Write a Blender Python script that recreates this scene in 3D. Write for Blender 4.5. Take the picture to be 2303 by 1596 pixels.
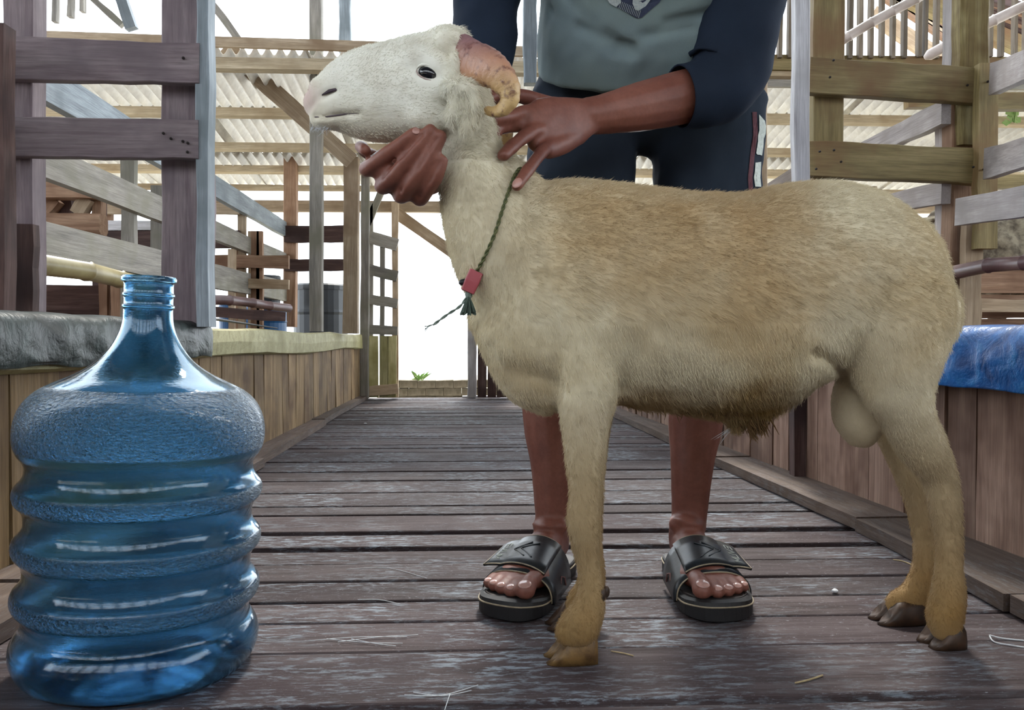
import bpy, bmesh, math, random
import numpy as np
from mathutils import Vector, Matrix, Euler, noise, Quaternion
from mathutils.bvhtree import BVHTree
for o in list(bpy.data.objects): bpy.data.objects.remove(o)
S = bpy.context.scene
C = S.collection
rnd = random.Random(7)
R = math.radians
# ------------------------------------------------------------ camera
W, H, F = 2303, 1596, 1800.0
CH = 0.40
cam = bpy.data.objects.new('camera', bpy.data.cameras.new('camera')); C.objects.link(cam)
cam.data.sensor_width = 36; cam.data.lens = F / W * 36; cam.data.clip_start = 0.02
cam.location = (0, 0, CH)
cam.rotation_euler = (R(90 - 1.21), 0, R(-2.43))
S.camera = cam
CR = cam.rotation_euler.to_matrix()
# ------------------------------------------------------------ sky and exposure
wd = bpy.data.worlds.new('sky'); S.world = wd; wd.use_nodes = True
bg = wd.node_tree.nodes['Background']
bg.inputs[0].default_value = (0.86, 0.93, 1.0, 1); bg.inputs[1].default_value = 3.6
sun = bpy.data.objects.new('sun', bpy.data.lights.new('sun', 'SUN')); C.objects.link(sun)
sun.data.energy = 3.0; sun.data.angle = R(8); sun.data.color = (1, .95, .86)
sun.rotation_euler = (R(-38), R(8), 0)
S.view_settings.view_transform = 'Standard'; S.view_settings.look = 'None'
S.view_settings.gamma = 1; S.view_settings.use_curve_mapping = False
S.view_settings.exposure = 0.38
S.cycles.max_bounces = 12; S.cycles.transparent_max_bounces = 24
S.cycles.use_denoising = True
# ------------------------------------------------------------ helpers
def P(px, py, Y):
    d = CR @ Vector(((px - W / 2) / F, -(py - H / 2) / F, -1.0))
    t = Y / d.y
    return Vector((d.x * t, Y, CH + d.z * t))
def PF(px, py, z=0.0):
    d = CR @ Vector(((px - W / 2) / F, -(py - H / 2) / F, -1.0))
    t = (z - CH) / d.z
    return Vector((d.x * t, d.y * t, z))
def PX(px, X):          # depth at which a pixel column meets the plane x = X
    d = CR @ Vector(((px - W / 2) / F, -(760 - H / 2) / F, -1.0))
    return X / d.x * d.y
V = Vector
def setp(o, **k):
    for a, b in k.items():
        if b is not None: o[a] = b
    return o
def empty(name, loc=(0, 0, 0), label=None, cat=None, group=None, kind=None):
    o = bpy.data.objects.new(name, None); C.objects.link(o); o.location = loc
    o.empty_display_size = .05
    return setp(o, label=label, category=cat, group=group, kind=kind)
class MB:
    def __init__(s): s.v = []; s.f = []
    def add(s, vs, fs):
        n = len(s.v); s.v += [tuple(v) for v in vs]; s.f += [tuple(i + n for i in f) for f in fs]; return s
    def mesh(s, name, smooth=False):
        m = bpy.data.meshes.new(name); m.from_pydata(s.v, [], s.f); m.update()
        if smooth: m.polygons.foreach_set('use_smooth', [True] * len(m.polygons))
        return m
def fixn(m):
    bm = bmesh.new(); bm.from_mesh(m); bmesh.ops.recalc_face_normals(bm, faces=bm.faces); bm.to_mesh(m); bm.free(); return m
def obj(name, data, mat, parent=None, mw=None, **k):
    """link mesh data as one object; vertex data are in world space unless mw is given; a child is stored relative to its parent"""
    if isinstance(data, MB): data = data.mesh(name, k.pop('smooth', False))
    k.pop('smooth', None)
    o = bpy.data.objects.new(name, data); C.objects.link(o)
    if mat is not None and not data.materials: data.materials.append(mat)
    m = mw if mw is not None else Matrix.Identity(4)
    if parent is not None:
        o.parent = parent; m = wm(parent).inverted() @ m
    o.matrix_basis = m
    return setp(o, **k)
def wm(o):
    m = o.matrix_basis.copy(); p = o.parent
    while p is not None: m = p.matrix_basis @ m; p = p.parent
    return m
# ---- shapes
def board(name, p0, p1, w, t, mat, parent=None, up=(0, 0, 1), w1=None, seg=5, jit=.003, ch=0, sag=0, **k):
    """a sawn board from p0 to p1: local X runs along it, local Z is its width"""
    p0, p1 = V(p0), V(p1); X = (p1 - p0); L = X.length; X.normalize()
    u = V(up); Z = (u - X * u.dot(X)).normalized(); Yv = Z.cross(X)
    w1 = w if w1 is None else w1
    b = MB(); vs = []; fs = []
    for i in range(seg + 1):
        a = i / seg; hw = (w + (w1 - w) * a) / 2; ht = t / 2
        jz0, jz1 = rnd.uniform(-jit, jit), rnd.uniform(-jit, jit); dz = -sag * 4 * a * (1 - a)
        if ch:
            c = ch; cs = [(-ht, -hw + c), (-ht + c, -hw), (ht - c, -hw), (ht, -hw + c), (ht, hw - c), (ht - c, hw), (-ht + c, hw), (-ht, hw - c)]
        else: cs = [(-ht, -hw), (ht, -hw), (ht, hw), (-ht, hw)]
        for (y, z) in cs: vs.append((a * L, y, z + dz + (jz1 if z > 0 else jz0)))
    n = len(cs)
    for i in range(seg):
        for j in range(n): fs.append((i * n + j, i * n + (j + 1) % n, (i + 1) * n + (j + 1) % n, (i + 1) * n + j))
    fs.append(tuple(range(n - 1, -1, -1))); fs.append(tuple(seg * n + j for j in range(n)))
    b.add(vs, fs); m = b.mesh(name); m.flip_normals()
    M = Matrix((X, Yv, Z)).transposed().to_4x4(); M.translation = p0
    return obj(name, m, mat, parent, M, **k)
def tube(pts, ra, rb=None, side=None, n=14, cap=True, e=2.0, k=3, cf=1.0):
    """loft of super-ellipse rings along pts; ra is the half width along `side`, rb across it"""
    pts = [V(p) for p in pts]; N = len(pts)
    ra = [ra] * N if not hasattr(ra, '__len__') else list(ra)
    rb = ra if rb is None else ([rb] * N if not hasattr(rb, '__len__') else list(rb))
    T = []
    for i in range(N):
        a, c = pts[max(i - 1, 0)], pts[min(i + 1, N - 1)]; T.append((c - a).normalized())
    if side is None:
        side = V((0, 0, 1)).cross(T[0]);
        if side.length < .1: side = V((1, 0, 0))
    s = V(side); rings = []
    for i in range(N):
        s2 = s - T[i] * s.dot(T[i])
        if s2.length > 1e-6: s = s2.normalized()
        rings.append((pts[i], s.copy(), T[i].cross(s), ra[i], rb[i], T[i]))
    if cap:
        def capr(r, sg):
            p, a, b2, x, y, t = r; q = min(x, y) * cf; out = []
            for j in range(1, k + 1):
                th = math.pi / 2 * j / (k + .35); out.append((p + t * sg * q * math.sin(th), a, b2, x * math.cos(th), y * math.cos(th), t))
            return out
        rings = capr(rings[0], -1)[::-1] + rings + capr(rings[-1], 1)
    vs = []; fs = []
    for (p, a, b2, x, y, t) in rings:
        for j in range(n):
            th = 2 * math.pi * j / n; c_, s_ = math.cos(th), math.sin(th)
            c_ = math.copysign(abs(c_) ** (2 / e), c_); s_ = math.copysign(abs(s_) ** (2 / e), s_)
            vs.append(p + a * x * c_ + b2 * y * s_)
    for i in range(len(rings) - 1):
        for j in range(n): fs.append((i * n + j, (i + 1) * n + j, (i + 1) * n + (j + 1) % n, i * n + (j + 1) % n))
    fs.append(tuple(range(n))); fs.append(tuple((len(rings) - 1) * n + j for j in range(n - 1, -1, -1)))
    return vs, fs
def smooth_pts(pts, m=6, closed=False):
    """Catmull-Rom through tuples of any length"""
    a = np.array([list(p) for p in pts], float); out = []; N = len(a)
    for i in range(N if closed else N - 1):
        if closed: p0, p1, p2, p3 = a[i - 1], a[i], a[(i + 1) % N], a[(i + 2) % N]
        else: p0, p1, p2, p3 = a[max(i - 1, 0)], a[i], a[i + 1], a[min(i + 2, N - 1)]
        for j in range(m):
            t = j / m; out.append(.5 * ((2 * p1) + (-p0 + p2) * t + (2 * p0 - 5 * p1 + 4 * p2 - p3) * t * t + (-p0 + 3 * p1 - 3 * p2 + p3) * t ** 3))
    if not closed: out.append(a[-1])
    return out
def stube(pr, m=5, side=None, n=14, e=2.0, cap=True):
    """pr: list of (x,y,z,ra,rb) smoothed then lofted"""
    q = smooth_pts(pr, m)
    return tube([V(p[:3]) for p in q], [p[3] for p in q], [p[4] for p in q] if len(q[0]) > 4 else None, side, n, cap, e)
def ball(c, r, mat3=None, nu=16, nv=10):
    r = V((r, r, r)) if not hasattr(r, '__len__') else V(r); c = V(c); vs = []; fs = []
    for i in range(nv + 1):
        ph = math.pi * i / nv
        for j in range(nu):
            th = 2 * math.pi * j / nu; q = V((r.x * math.sin(ph) * math.cos(th), r.y * math.sin(ph) * math.sin(th), r.z * math.cos(ph)))
            if mat3: q = mat3 @ q
            vs.append(c + q)
    for i in range(nv):
        for j in range(nu): fs.append((i * nu + j, (i + 1) * nu + j, (i + 1) * nu + (j + 1) % nu, i * nu + (j + 1) % nu))
    return vs, fs
def remesh(mb, vox, it=6, fac=.5, extra=None):
    m = mb.mesh('tmp') if isinstance(mb, MB) else mb
    fixn(m)
    o = bpy.data.objects.new('tmp', m); C.objects.link(o)
    md = o.modifiers.new('r', 'REMESH'); md.mode = 'VOXEL'; md.voxel_size = vox; md.adaptivity = 0
    if it:
        ms = o.modifiers.new('s', 'SMOOTH'); ms.factor = fac; ms.iterations = it
    dg = bpy.context.evaluated_depsgraph_get()
    r = bpy.data.meshes.new_from_object(o.evaluated_get(dg)); bpy.data.objects.remove(o)
    r.polygons.foreach_set('use_smooth', [True] * len(r.polygons))
    return r
def getv(m):
    a = np.empty(len(m.vertices) * 3, np.float32); m.vertices.foreach_get('co', a); return a.reshape(-1, 3)
def getn(m):
    a = np.empty(len(m.vertices) * 3, np.float32); m.vertex_normals.foreach_get('vector', a); return a.reshape(-1, 3)
def setv(m, a): m.vertices.foreach_set('co', a.astype(np.float32).ravel()); m.update()
def bumpv(m, fn):
    """push vertices along their normal by fn(co)"""
    a = getv(m); n = getn(m); d = np.array([fn(V(c)) for c in a]); setv(m, a + n * d[:, None]); return m
def dent(m, pts, sig, depth):
    """press a groove along a polyline"""
    a = getv(m); n = getn(m); best = np.full(len(a), 9.0)
    for i in range(len(pts) - 1):
        p, q = np.array(pts[i]), np.array(pts[i + 1]); d = q - p
        t = np.clip(((a - p) @ d) / (d @ d), 0, 1); best = np.minimum(best, np.linalg.norm(a - (p + t[:, None] * d), axis=1))
    setv(m, a - n * (depth * np.exp(-(best / sig) ** 2))[:, None])
# ------------------------------------------------------------ materials
def srgb(h):
    h = h.lstrip('#'); c = [int(h[i:i + 2], 16) / 255 for i in (0, 2, 4)]
    return tuple(x / 12.92 if x <= .04045 else ((x + .055) / 1.055) ** 2.4 for x in c) + (1,)
class NT:
    def __init__(s, name):
        s.m = bpy.data.materials.new(name); s.m.use_nodes = True; s.t = s.m.node_tree; s.b = s.t.nodes['Principled BSDF']
    def n(s, typ, **k):
        x = s.t.nodes.new(typ)
        for a, b in k.items():
            if a.startswith('i_'):
                key = a[2:].replace('_', ' ') if not a[2:].isdigit() else int(a[2:])
                x.inputs[key].default_value = b
            else: setattr(x, a, b)
        return x
    def l(s, a, b): s.t.links.new(a, b)
    def ramp(s, src, stops, interp='LINEAR'):
        r = s.n('ShaderNodeValToRGB'); r.color_ramp.interpolation = interp; e = r.color_ramp.elements
        while len(e) < len(stops): e.new(.5)
        for x, (p, c) in zip(e, stops): x.position = p; x.color = c if len(c) == 4 else (*c, 1)
        s.l(src, r.inputs[0]); return r.outputs[0]
    def noise(s, vec, scale=5, det=4, rough=.55, dist=0):
        x = s.n('ShaderNodeTexNoise'); x.inputs['Scale'].default_value = scale; x.inputs['Detail'].default_value = det
        x.inputs['Roughness'].default_value = rough; x.inputs['Distortion'].default_value = dist; s.l(vec, x.inputs['Vector']); return x.outputs['Fac']
    def mix(s, f, a, b, mode='MIX'):
        x = s.n('ShaderNodeMix', data_type='RGBA', blend_type=mode)
        for sock, v in ((x.inputs[0], f), (x.inputs[6], a), (x.inputs[7], b)):
            if isinstance(v, (int, float)): sock.default_value = v
            elif isinstance(v, tuple): sock.default_value = v if len(v) == 4 else (*v, 1)
            else: s.l(v, sock)
        return x.outputs[2]
    def math(s, op, a, b=0.0, c=None):
        x = s.n('ShaderNodeMath', operation=op)
        for i, v in enumerate((a, b) + ((c,) if c is not None else ())):
            if isinstance(v, (int, float)): x.inputs[i].default_value = v
            else: s.l(v, x.inputs[i])
        return x.outputs[0]
    def obj(s, rand=True, scale=(1, 1, 1)):
        tc = s.n('ShaderNodeTexCoord'); v = tc.outputs['Object']
        if rand:
            oi = s.n('ShaderNodeObjectInfo'); mu = s.n('ShaderNodeVectorMath', operation='SCALE'); mu.inputs[0].default_value = (17, 31, 23)
            s.l(oi.outputs['Random'], mu.inputs['Scale']); ad = s.n('ShaderNodeVectorMath', operation='ADD'); s.l(v, ad.inputs[0]); s.l(mu.outputs[0], ad.inputs[1]); v = ad.outputs[0]
            s.rand = oi.outputs['Random']
        mp = s.n('ShaderNodeMapping'); mp.inputs['Scale'].default_value = scale; s.l(v, mp.inputs['Vector']); s.raw = v; return mp.outputs[0]
    def bump(s, h, st=.4, dist=.01):
        x = s.n('ShaderNodeBump'); x.inputs['Strength'].default_value = st; x.inputs['Distance'].default_value = dist; s.l(h, x.inputs['Height']); s.l(x.outputs[0], s.b.inputs['Normal']); return x
def wood(name, cols, rough=.75, wear=0, stain=None, bump=.35, spec=.3):
    t = NT(name); v = t.obj(True, (1.5, 16, 16))
    g = t.noise(v, 2.2, 7, .6, .6); c = t.ramp(g, [(.25, srgb(cols[0])), (.5, srgb(cols[1])), (.75, srgb(cols[2]))])
    mp = t.n('ShaderNodeMapping'); mp.inputs['Scale'].default_value = (6, 160, 160); t.l(t.raw, mp.inputs['Vector'])
    f = t.noise(mp.outputs[0], 1.6, 4, .7); c = t.mix(.55, c, t.ramp(f, [(.3, (.35, .33, .32)), (.6, (1, 1, 1))]), 'MULTIPLY')
    bl = t.noise(t.raw, 5, 3, .6); c = t.mix(t.ramp(bl, [(.45, (0, 0, 0)), (.7, (1, 1, 1))]), c, srgb(stain or cols[0]))
    hs = t.n('ShaderNodeHueSaturation'); t.l(c, hs.inputs['Color']); t.l(t.math('MULTIPLY_ADD', t.rand, .5, .75), hs.inputs['Value']); c = hs.outputs[0]
    if wear:
        m2 = t.n('ShaderNodeMapping'); m2.inputs['Scale'].default_value = (9, 44, 44); t.l(t.raw, m2.inputs['Vector'])
        wn = t.noise(m2.outputs[0], 3.5, 8, .72, .3); w2 = t.noise(t.raw, 3.3, 4, .6)
        msk = t.math('MULTIPLY', t.ramp(wn, [(.5, (0, 0, 0)), (.6, (1, 1, 1))]), t.ramp(w2, [(.42, (0, 0, 0)), (.62, (1, 1, 1))]))
        c = t.mix(t.math('MULTIPLY', msk, wear), c, srgb('#8c96a0'))
        sp = t.noise(m2.outputs[0], 14, 5, .7); c = t.mix(t.math('MULTIPLY', t.ramp(sp, [(.63, (0, 0, 0)), (.68, (1, 1, 1))]), .8 * wear), c, srgb('#b9bcc4'))
    t.l(c, t.b.inputs['Base Color']); t.b.inputs['Roughness'].default_value = rough; t.b.inputs['Specular IOR Level'].default_value = spec
    h = t.math('ADD', t.math('MULTIPLY', g, .5), t.math('MULTIPLY', f, .35)); t.bump(h, bump, .006); return t.m
def plain(name, col, rough=.6, metal=0, spec=.5, nz=0, bump=0, sc=40, col2=None):
    t = NT(name); t.b.inputs['Roughness'].default_value = rough; t.b.inputs['Metallic'].default_value = metal; t.b.inputs['Specular IOR Level'].default_value = spec
    v = t.obj(False); g = t.noise(v, sc, 5, .6)
    c2 = srgb(col2) if col2 else tuple(x * .7 for x in srgb(col)[:3])
    t.l(t.mix(t.ramp(g, [(.4, (0, 0, 0)), (.65, (1, 1, 1))]), srgb(col), c2 if len(c2) == 4 else (*c2, 1)), t.b.inputs['Base Color'])
    if bump: t.bump(g, bump, .004)
    return t.m
M = {}
M['floor'] = wood('floor plank wood', ['#352b2a', '#544a4b', '#716869'], .75, .95, '#43383a', 1.0, .15)
M['kerb'] = wood('kerb wood', ['#4a3d36', '#675850', '#7d6e63'], .75, .25, '#544438')
M['trough'] = wood('trough board wood', ['#6a5438', '#8d7450', '#a89070'], .75, 0, '#5c4630')
M['troughr'] = wood('right trough board wood', ['#6a5144', '#8c7264', '#a68c7c'], .75, 0, '#573f34')
M['cap'] = wood('pale cap wood', ['#8f8a5c', '#b3ad7e', '#c6c094'], .6, 0, '#86804e')
M['purple'] = wood('aged purple brown wood', ['#6f5f66', '#8d7f83', '#a3979a'], .7, 0, '#6d6268')
M['dark'] = wood('dark red brown wood', ['#3c2b29', '#5a4440', '#74605c'], .75, 0, '#3a2c2c')
M['blue'] = wood('blue grey weathered wood', ['#6f7880', '#8d98a0', '#a8b2ba'], .6, 0, '#6c767c')
M['grey'] = wood('grey weathered wood', ['#74716c', '#938f88', '#aba69c'], .7, 0, '#7c7a6c')
M['tan'] = wood('tan raw wood', ['#9a866c', '#b8a48a', '#cdbba4'], .7, 0, '#8c765e')  # lightened to stand in for the sky glare over the far woods
M['purlin'] = wood('pale purlin wood', ['#a8977c', '#c4b498', '#d8cab0'], .7, 0, '#a08c70')
M['olive'] = wood('olive ochre wood', ['#6d6040', '#8c7d54', '#a29268'], .65, 0, '#785a3c')
M['slat'] = wood('brown grey slat wood', ['#5a5042', '#75695a', '#8a7f6e'], .7, 0, '#5c5040')
M['bark'] = wood('peeling bark wood', ['#5e4c2c', '#97885a', '#b8ac80'], .8, 0, '#59431f', .7)
M['brown'] = wood('warm brown wood', ['#80604a', '#a08068', '#b89a80'], .75, 0, '#745642')  # paler than the wood itself, carrying the washed-out glare of the far rails
M['lilac'] = wood('pale lilac grey wood', ['#857d7c', '#a39b99', '#b8b0ae'], .6, 0, '#857c78')
M['white'] = wood('pale and lit white wood', ['#b5b3b6', '#d3d2d6', '#e6e6ea'], .55, 0, '#a8a6a6')  # also whitens the lit upper length of the right upright
M['bamboo'] = plain('pale bamboo', '#cfc3bd', .4, 0, .5, sc=9, col2='#b3a59c')
M['bamboo_olive'] = plain('olive bamboo', '#a59a72', .35, 0, .5, sc=9, col2='#877a55')
M['bamboo_red'] = plain('red brown bamboo', '#6d5152', .4, 0, .5, sc=9, col2='#523a3a')
M['sheet'] = plain('translucent corrugated sheet', '#e6e2da', .85, 0, .2, sc=30, col2='#cfcac0', bump=.2)
_t = M['sheet'].node_tree; _o = _t.nodes['Material Output']; _p = _t.nodes['Principled BSDF']; _tr = _t.nodes.new('ShaderNodeBsdfTranslucent'); _mx = _t.nodes.new('ShaderNodeMixShader')
_tr.inputs[0].default_value = (.80, .79, .76, 1); _mx.inputs[0].default_value = .42; _t.links.new(_p.outputs[0], _mx.inputs[1]); _t.links.new(_tr.outputs[0], _mx.inputs[2]); _t.links.new(_mx.outputs[0], _o.inputs[0])
M['rope'] = plain('green cord', '#3c4628', .8, sc=300, col2='#6a6a40')
M['ropeg'] = plain('grey green cord', '#7d8a80', .8, sc=300, col2='#56645a')
M['red'] = plain('red plastic', '#a84c54', .45, sc=20, col2='#9a4048')
M['straw'] = plain('straw', '#b8a47c', .8, sc=60)
M['fibre'] = plain('white raffia fibre', '#d8dce0', .6, sc=60, col2='#b8bcc4')
M['nail'] = plain('rusty nail', '#2a2220', .6, .3, sc=200)
M['earth'] = plain('pale dry ground', '#cfc8b4', .9, 0, .2, sc=3, col2='#b4ac94')
M['gap_shade'] = plain('dark soil', '#3a3430', .95, 0, .1, sc=6)  # dark colour standing for the shade beneath the planks
M['block'] = plain('weathered block wall', '#a89c88', .9, 0, .2, sc=12, col2='#7d7462', bump=.5)
M['drum'] = plain('black plastic drum', '#2c333c', .45, 0, .5, sc=5)
M['bluedrum'] = plain('blue plastic drum', '#1c5c94', .4, 0, .5, sc=5)
M['leaf'] = plain('green leaf', '#7fa25a', .6, 0, .3, sc=30, col2='#a0b878')
M['roofdark'] = plain('dark roof sheet', '#5c5650', .9, 0, .1, sc=5)
# ============================================================ THE SETTING
g = empty('ground', (0, 0, -.62), kind='structure')
b = MB().add([(-14, -6, -.62), (14, -6, -.62), (14, 22, -.62), (-14, 22, -.62)], [(0, 1, 2, 3)])
obj('ground_surface', b, M['earth'], g)
# floor planks across the aisle
fl = empty('floor', (0, 0, 0), kind='structure')
gy = [1579, 1460, 1393, 1347, 1303, 1265, 1232, 1196, 1155, 1135, 1105, 1079, 1058, 1036, 1015]
edges = [.62] + [PF(1100, p).y for p in gy]
y = edges[-1]
while y < 5.36: y += rnd.choice([.07, .09, .1, .12, .14]); edges.append(y)
gap = {PF(1100, 1196).y: .042, PF(1100, 1232).y: .03, PF(1100, 1058).y: .04, PF(1100, 1303).y: .009, PF(1100, 1393).y: .009, PF(1100, 1135).y: .014}
for e_ in edges:
    if e_ not in gap: gap[e_] = rnd.uniform(.004, .007) if e_ < 1.7 else rnd.uniform(.008, .02)
for i in range(len(edges) - 1):
    a, c = edges[i], edges[i + 1]
    g0 = gap[a]; g1 = gap[c] * .5
    dz = rnd.uniform(-.0015, .001)
    if i == 0: dz = -.006
    yc = (a + c) / 2 + (g0 * .5 - g1) / 2; w = (c - a) - g0 * .5 - g1
    sk = rnd.uniform(-.006, .006)
    board('plank', (-.86, yc + sk, -.0125 + dz), (1.08, yc - sk, -.0125 + dz), w, .025, M['floor'], fl, up=(0, 1, 0), seg=10, jit=.0015, ch=.0016)
for x in (-.62, .1, .8):
    board('joist', (x, .5, -.07), (x, 5.4, -.07), .09, .05, M['dark'], fl, up=(0, 0, 1), seg=2)
obj('gap_shade', MB().add([(-4.2, -1.6, -.3), (4.2, -1.6, -.3), (4.2, 5.38, -.3), (-4.2, 5.38, -.3), (-4.2, -1.6, -.6), (4.2, -1.6, -.6), (4.2, 5.38, -.6), (-4.2, 5.38, -.6)], [(0, 1, 2, 3), (0, 4, 5, 1), (1, 5, 6, 2), (2, 6, 7, 3), (3, 7, 4, 0)]), M['gap_shade'], g)  # dark layer added under the floor so the plank gaps read as shade
# main roof over the aisle, out of view, and the lower roof beyond it
def corrugated(name, x0, x1, y0, z0, y1, z1, pitch, amp, mat, parent, ny=3):
    n = max(2, int((x1 - x0) / pitch * 8)); vs = []; fs = []
    for t_ in (0, 1):
        for j in range(ny + 1):
            for i in range(n + 1):
                x = x0 + (x1 - x0) * i / n; f = j / ny
                vs.append((x, y0 + (y1 - y0) * f, z0 + (z1 - z0) * f + amp * math.sin(x / pitch * 2 * math.pi) + t_ * .006))
    q = n + 1; o2 = (ny + 1) * q
    for t_ in (0, 1):
        for j in range(ny):
            for i in range(n):
                a = t_ * o2 + j * q + i; f = (a, a + 1, a + 1 + q, a + q); fs.append(f if t_ else f[::-1])
    for i in range(n): fs.append((i, i + 1, o2 + i + 1, o2 + i)); a = ny * q + i; fs.append((a + 1, a, o2 + a, o2 + a + 1))
    for j in range(ny): a = j * q; fs.append((a + q, a, o2 + a, o2 + a + q)); a = j * q + n; fs.append((a, a + q, o2 + a + q, o2 + a))
    m = MB().add(vs, fs).mesh(name, True)
    return obj(name, m, mat, parent)
rf = empty('ceiling', (0, 1, 3.0), kind='structure')
for i in range(8):
    x = -4.4 + i * 1.1
    corrugated('roof_sheet', x, x + 1.12, -1.6, 2.55, 3.3, 3.15, .11, .02, M['roofdark'], rf, 2)
for yy in (-1.3, .3, 1.9, 3.2):
    zz = 2.55 + (yy + 1.6) / 4.9 * .6 - .09
    board('purlin', (-4.4, yy, zz), (4.4, yy, zz), .1, .06, M['tan'], rf, seg=2)
# unseen boarded wall added behind the camera to block low light, open above
wb = empty('shade_wall_back', (0, -1.7, 0), kind='structure')
for i in range(20): board('wall_board', (-4.2 + i * .44, -1.7, -.1), (-4.2 + i * .44, -1.7, 1.25), .43, .02, M['dark'], wb, up=(1, 0, 0), seg=1)
for i in range(12): board('post', (-4.1 + i * .74, -1.62, -.1), (-4.1 + i * .74, -1.62, 2.5), .16, .08, M['tan'], wb, up=(1, 0, 0), seg=1)  # unseen posts and rails, added to break up the sky reflection in the jug
for z_ in (1.5, 1.85): board('rail', (-4.2, -1.58, z_), (4.2, -1.58, z_), .11, .03, M['tan'], wb, seg=2)
for s_ in (-1, 1):
    ws = empty('shade_wall_left' if s_ < 0 else 'shade_wall_right', (s_ * 4.3, 1, 0), kind='structure')  # unseen side walls, added to hold back low light from the sides
    for i in range(10): board('wall_board', (s_ * 4.3, -1.5 + i * .5, -.1), (s_ * 4.3, -1.5 + i * .5, 1.0), .49, .02, M['dark'], ws, up=(0, 1, 0), seg=1)
for i in range(9): board('plank', (-.86, -1.5 + i * .235, -.02), (1.08, -1.5 + i * .235, -.02), .225, .025, M['floor'], fl, up=(0, 1, 0), seg=2)
# lower roof: eave at the far end, rising towards the camera
def zr(Y): return 1.405 + (5.62 - Y) * .155
lr = empty('roof', (0, 5, 1.5), kind='structure')
rows = [(3.78, 4.42), (4.36, 4.95), (4.89, 5.5)]
for k_, (ya, yb) in enumerate(rows):
    off = -.012 * (k_ % 2)
    for i in range(12):
        x = -3.6 + i * .7 + .03 * k_
        corrugated('corrugated_sheet', x, x + .735, ya, zr(ya) + .014 * (2 - k_) + .004 * (i % 2), yb, zr(yb) + .014 * (2 - k_) - .002 + .004 * (i % 2), .058, .018, M['sheet'], lr, 3)
def yat(py):
    a, c = 3.5, 6.0
    for _ in range(40):
        m_ = (a + c) / 2
        if 760 - (zr(m_) - .435) / m_ * 1800 < py: a = m_
        else: c = m_
    return a
for yy, w_ in ((yat(159), .055), (yat(264), .048), (yat(339), .045), (yat(388), .045), (yat(428), .03)):
    board('purlin', (-3.6, yy, zr(yy) - .035), (4.9, yy, zr(yy) - .035), w_, .04, M['purlin'], lr, up=(0, .2, 1), seg=6)
board('fascia_board', P(470, 100, 3.74) + V((-2.5, 0, .05)), P(1500, 125, 3.74), .045, .02, M['tan'], lr, seg=6)  # lighter wood in place of the sky bloom along this edge
board('fascia_board', P(1715, 141, 3.74), P(2303, 144, 3.74) + V((2.5, 0, 0)), .07, .03, M['olive'], lr, seg=6)
board('fascia_board', P(1715, 180, 3.78), P(2303, 183, 3.78) + V((2.5, 0, 0)), .07, .02, M['grey'], lr, seg=6)
# beam and posts carrying the eave at the far end
board('eave_beam', P(300, 463, 5.46), P(1500, 468, 5.46), .075, .05, M['tan'], lr, seg=8)
board('eave_beam', P(1500, 468, 5.46), P(2500, 468, 5.46), .075, .05, M['tan'], lr, seg=8)
board('brace', P(890, 478, 5.42), P(1120, 640, 5.42), .075, .04, M['tan'], lr, up=(1, 0, 1), seg=4)
board('brace', P(826, 505, 5.3), P(860, 425, 5.3), .045, .03, M['grey'], lr, up=(1, 0, 0), seg=4)
# posts of the shed
posts = [  # x, y0, y1, Y, width px, mat, label
 (653, 735, 255, 5.05, 27, 'brown', 'brown square post ending under the long slanting beam'),
 (712, 745, -60, 4.0, 28, 'grey', 'thin tall grey post reaching the sky, left of the sheep nose'),
 (789, 750, 355, 4.4, 32, 'tan', 'pale cut timber post below the sheep chin'),
 (820, 895, 300, 5.2, 18, 'grey', 'slim dark hinge post of the slatted gate at the aisle end'),
 (777, 120, -80, 4.2, 26, 'blue', 'short thick blue grey upright above the sheep nose, against the sky'),
 (1061, 893, 690, 5.35, 20, 'white', 'pale slim door post beside the bright doorway'),
 (1192, 190, -60, 3.6, 30, 'blue', 'blue grey upright between the person arm and shirt'),
 (1716, 420, -60, 3.5, 16, 'tan', 'narrow tan post just behind the side of the shorts'),
]
for (x, y0, y1, Y, w_, m_, lb) in posts:
    board('post', P(x, y0, Y), P(x + (2 if y1 > 0 else 0), y1, Y), w_ / F * Y, w_ / F * Y * .9, M[m_], None, up=(1, 0, 0), seg=6, ch=.004, label=lb, category='post')
board('beam', P(505, 105, 4.0), P(790, 362, 4.3), .085, .05, M['tan'], None, up=(1, 0, 1), seg=6, label='long slanting brown beam running down behind the tall thin post', category='beam')
board('beam', P(478, 10, 3.9), P(545, 100, 3.9), .035, .03, M['grey'], None, up=(1, 0, 0), seg=3, label='short thin slanting strut on top of the lower roof edge', category='beam')
board('beam', P(200, -10, 3.9), P(275, 58, 3.9), .03, .03, M['grey'], None, up=(1, 0, 0), seg=3, label='thin dark strut sloping against the sky at upper left', category='beam')
board('beam', P(268, -20, 3.85), P(296, 66, 3.85), .05, .04, M['blue'], None, up=(1, 0, 0), seg=3, label='thick leaning blue grey strut left of the tall near post', category='beam')
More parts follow.
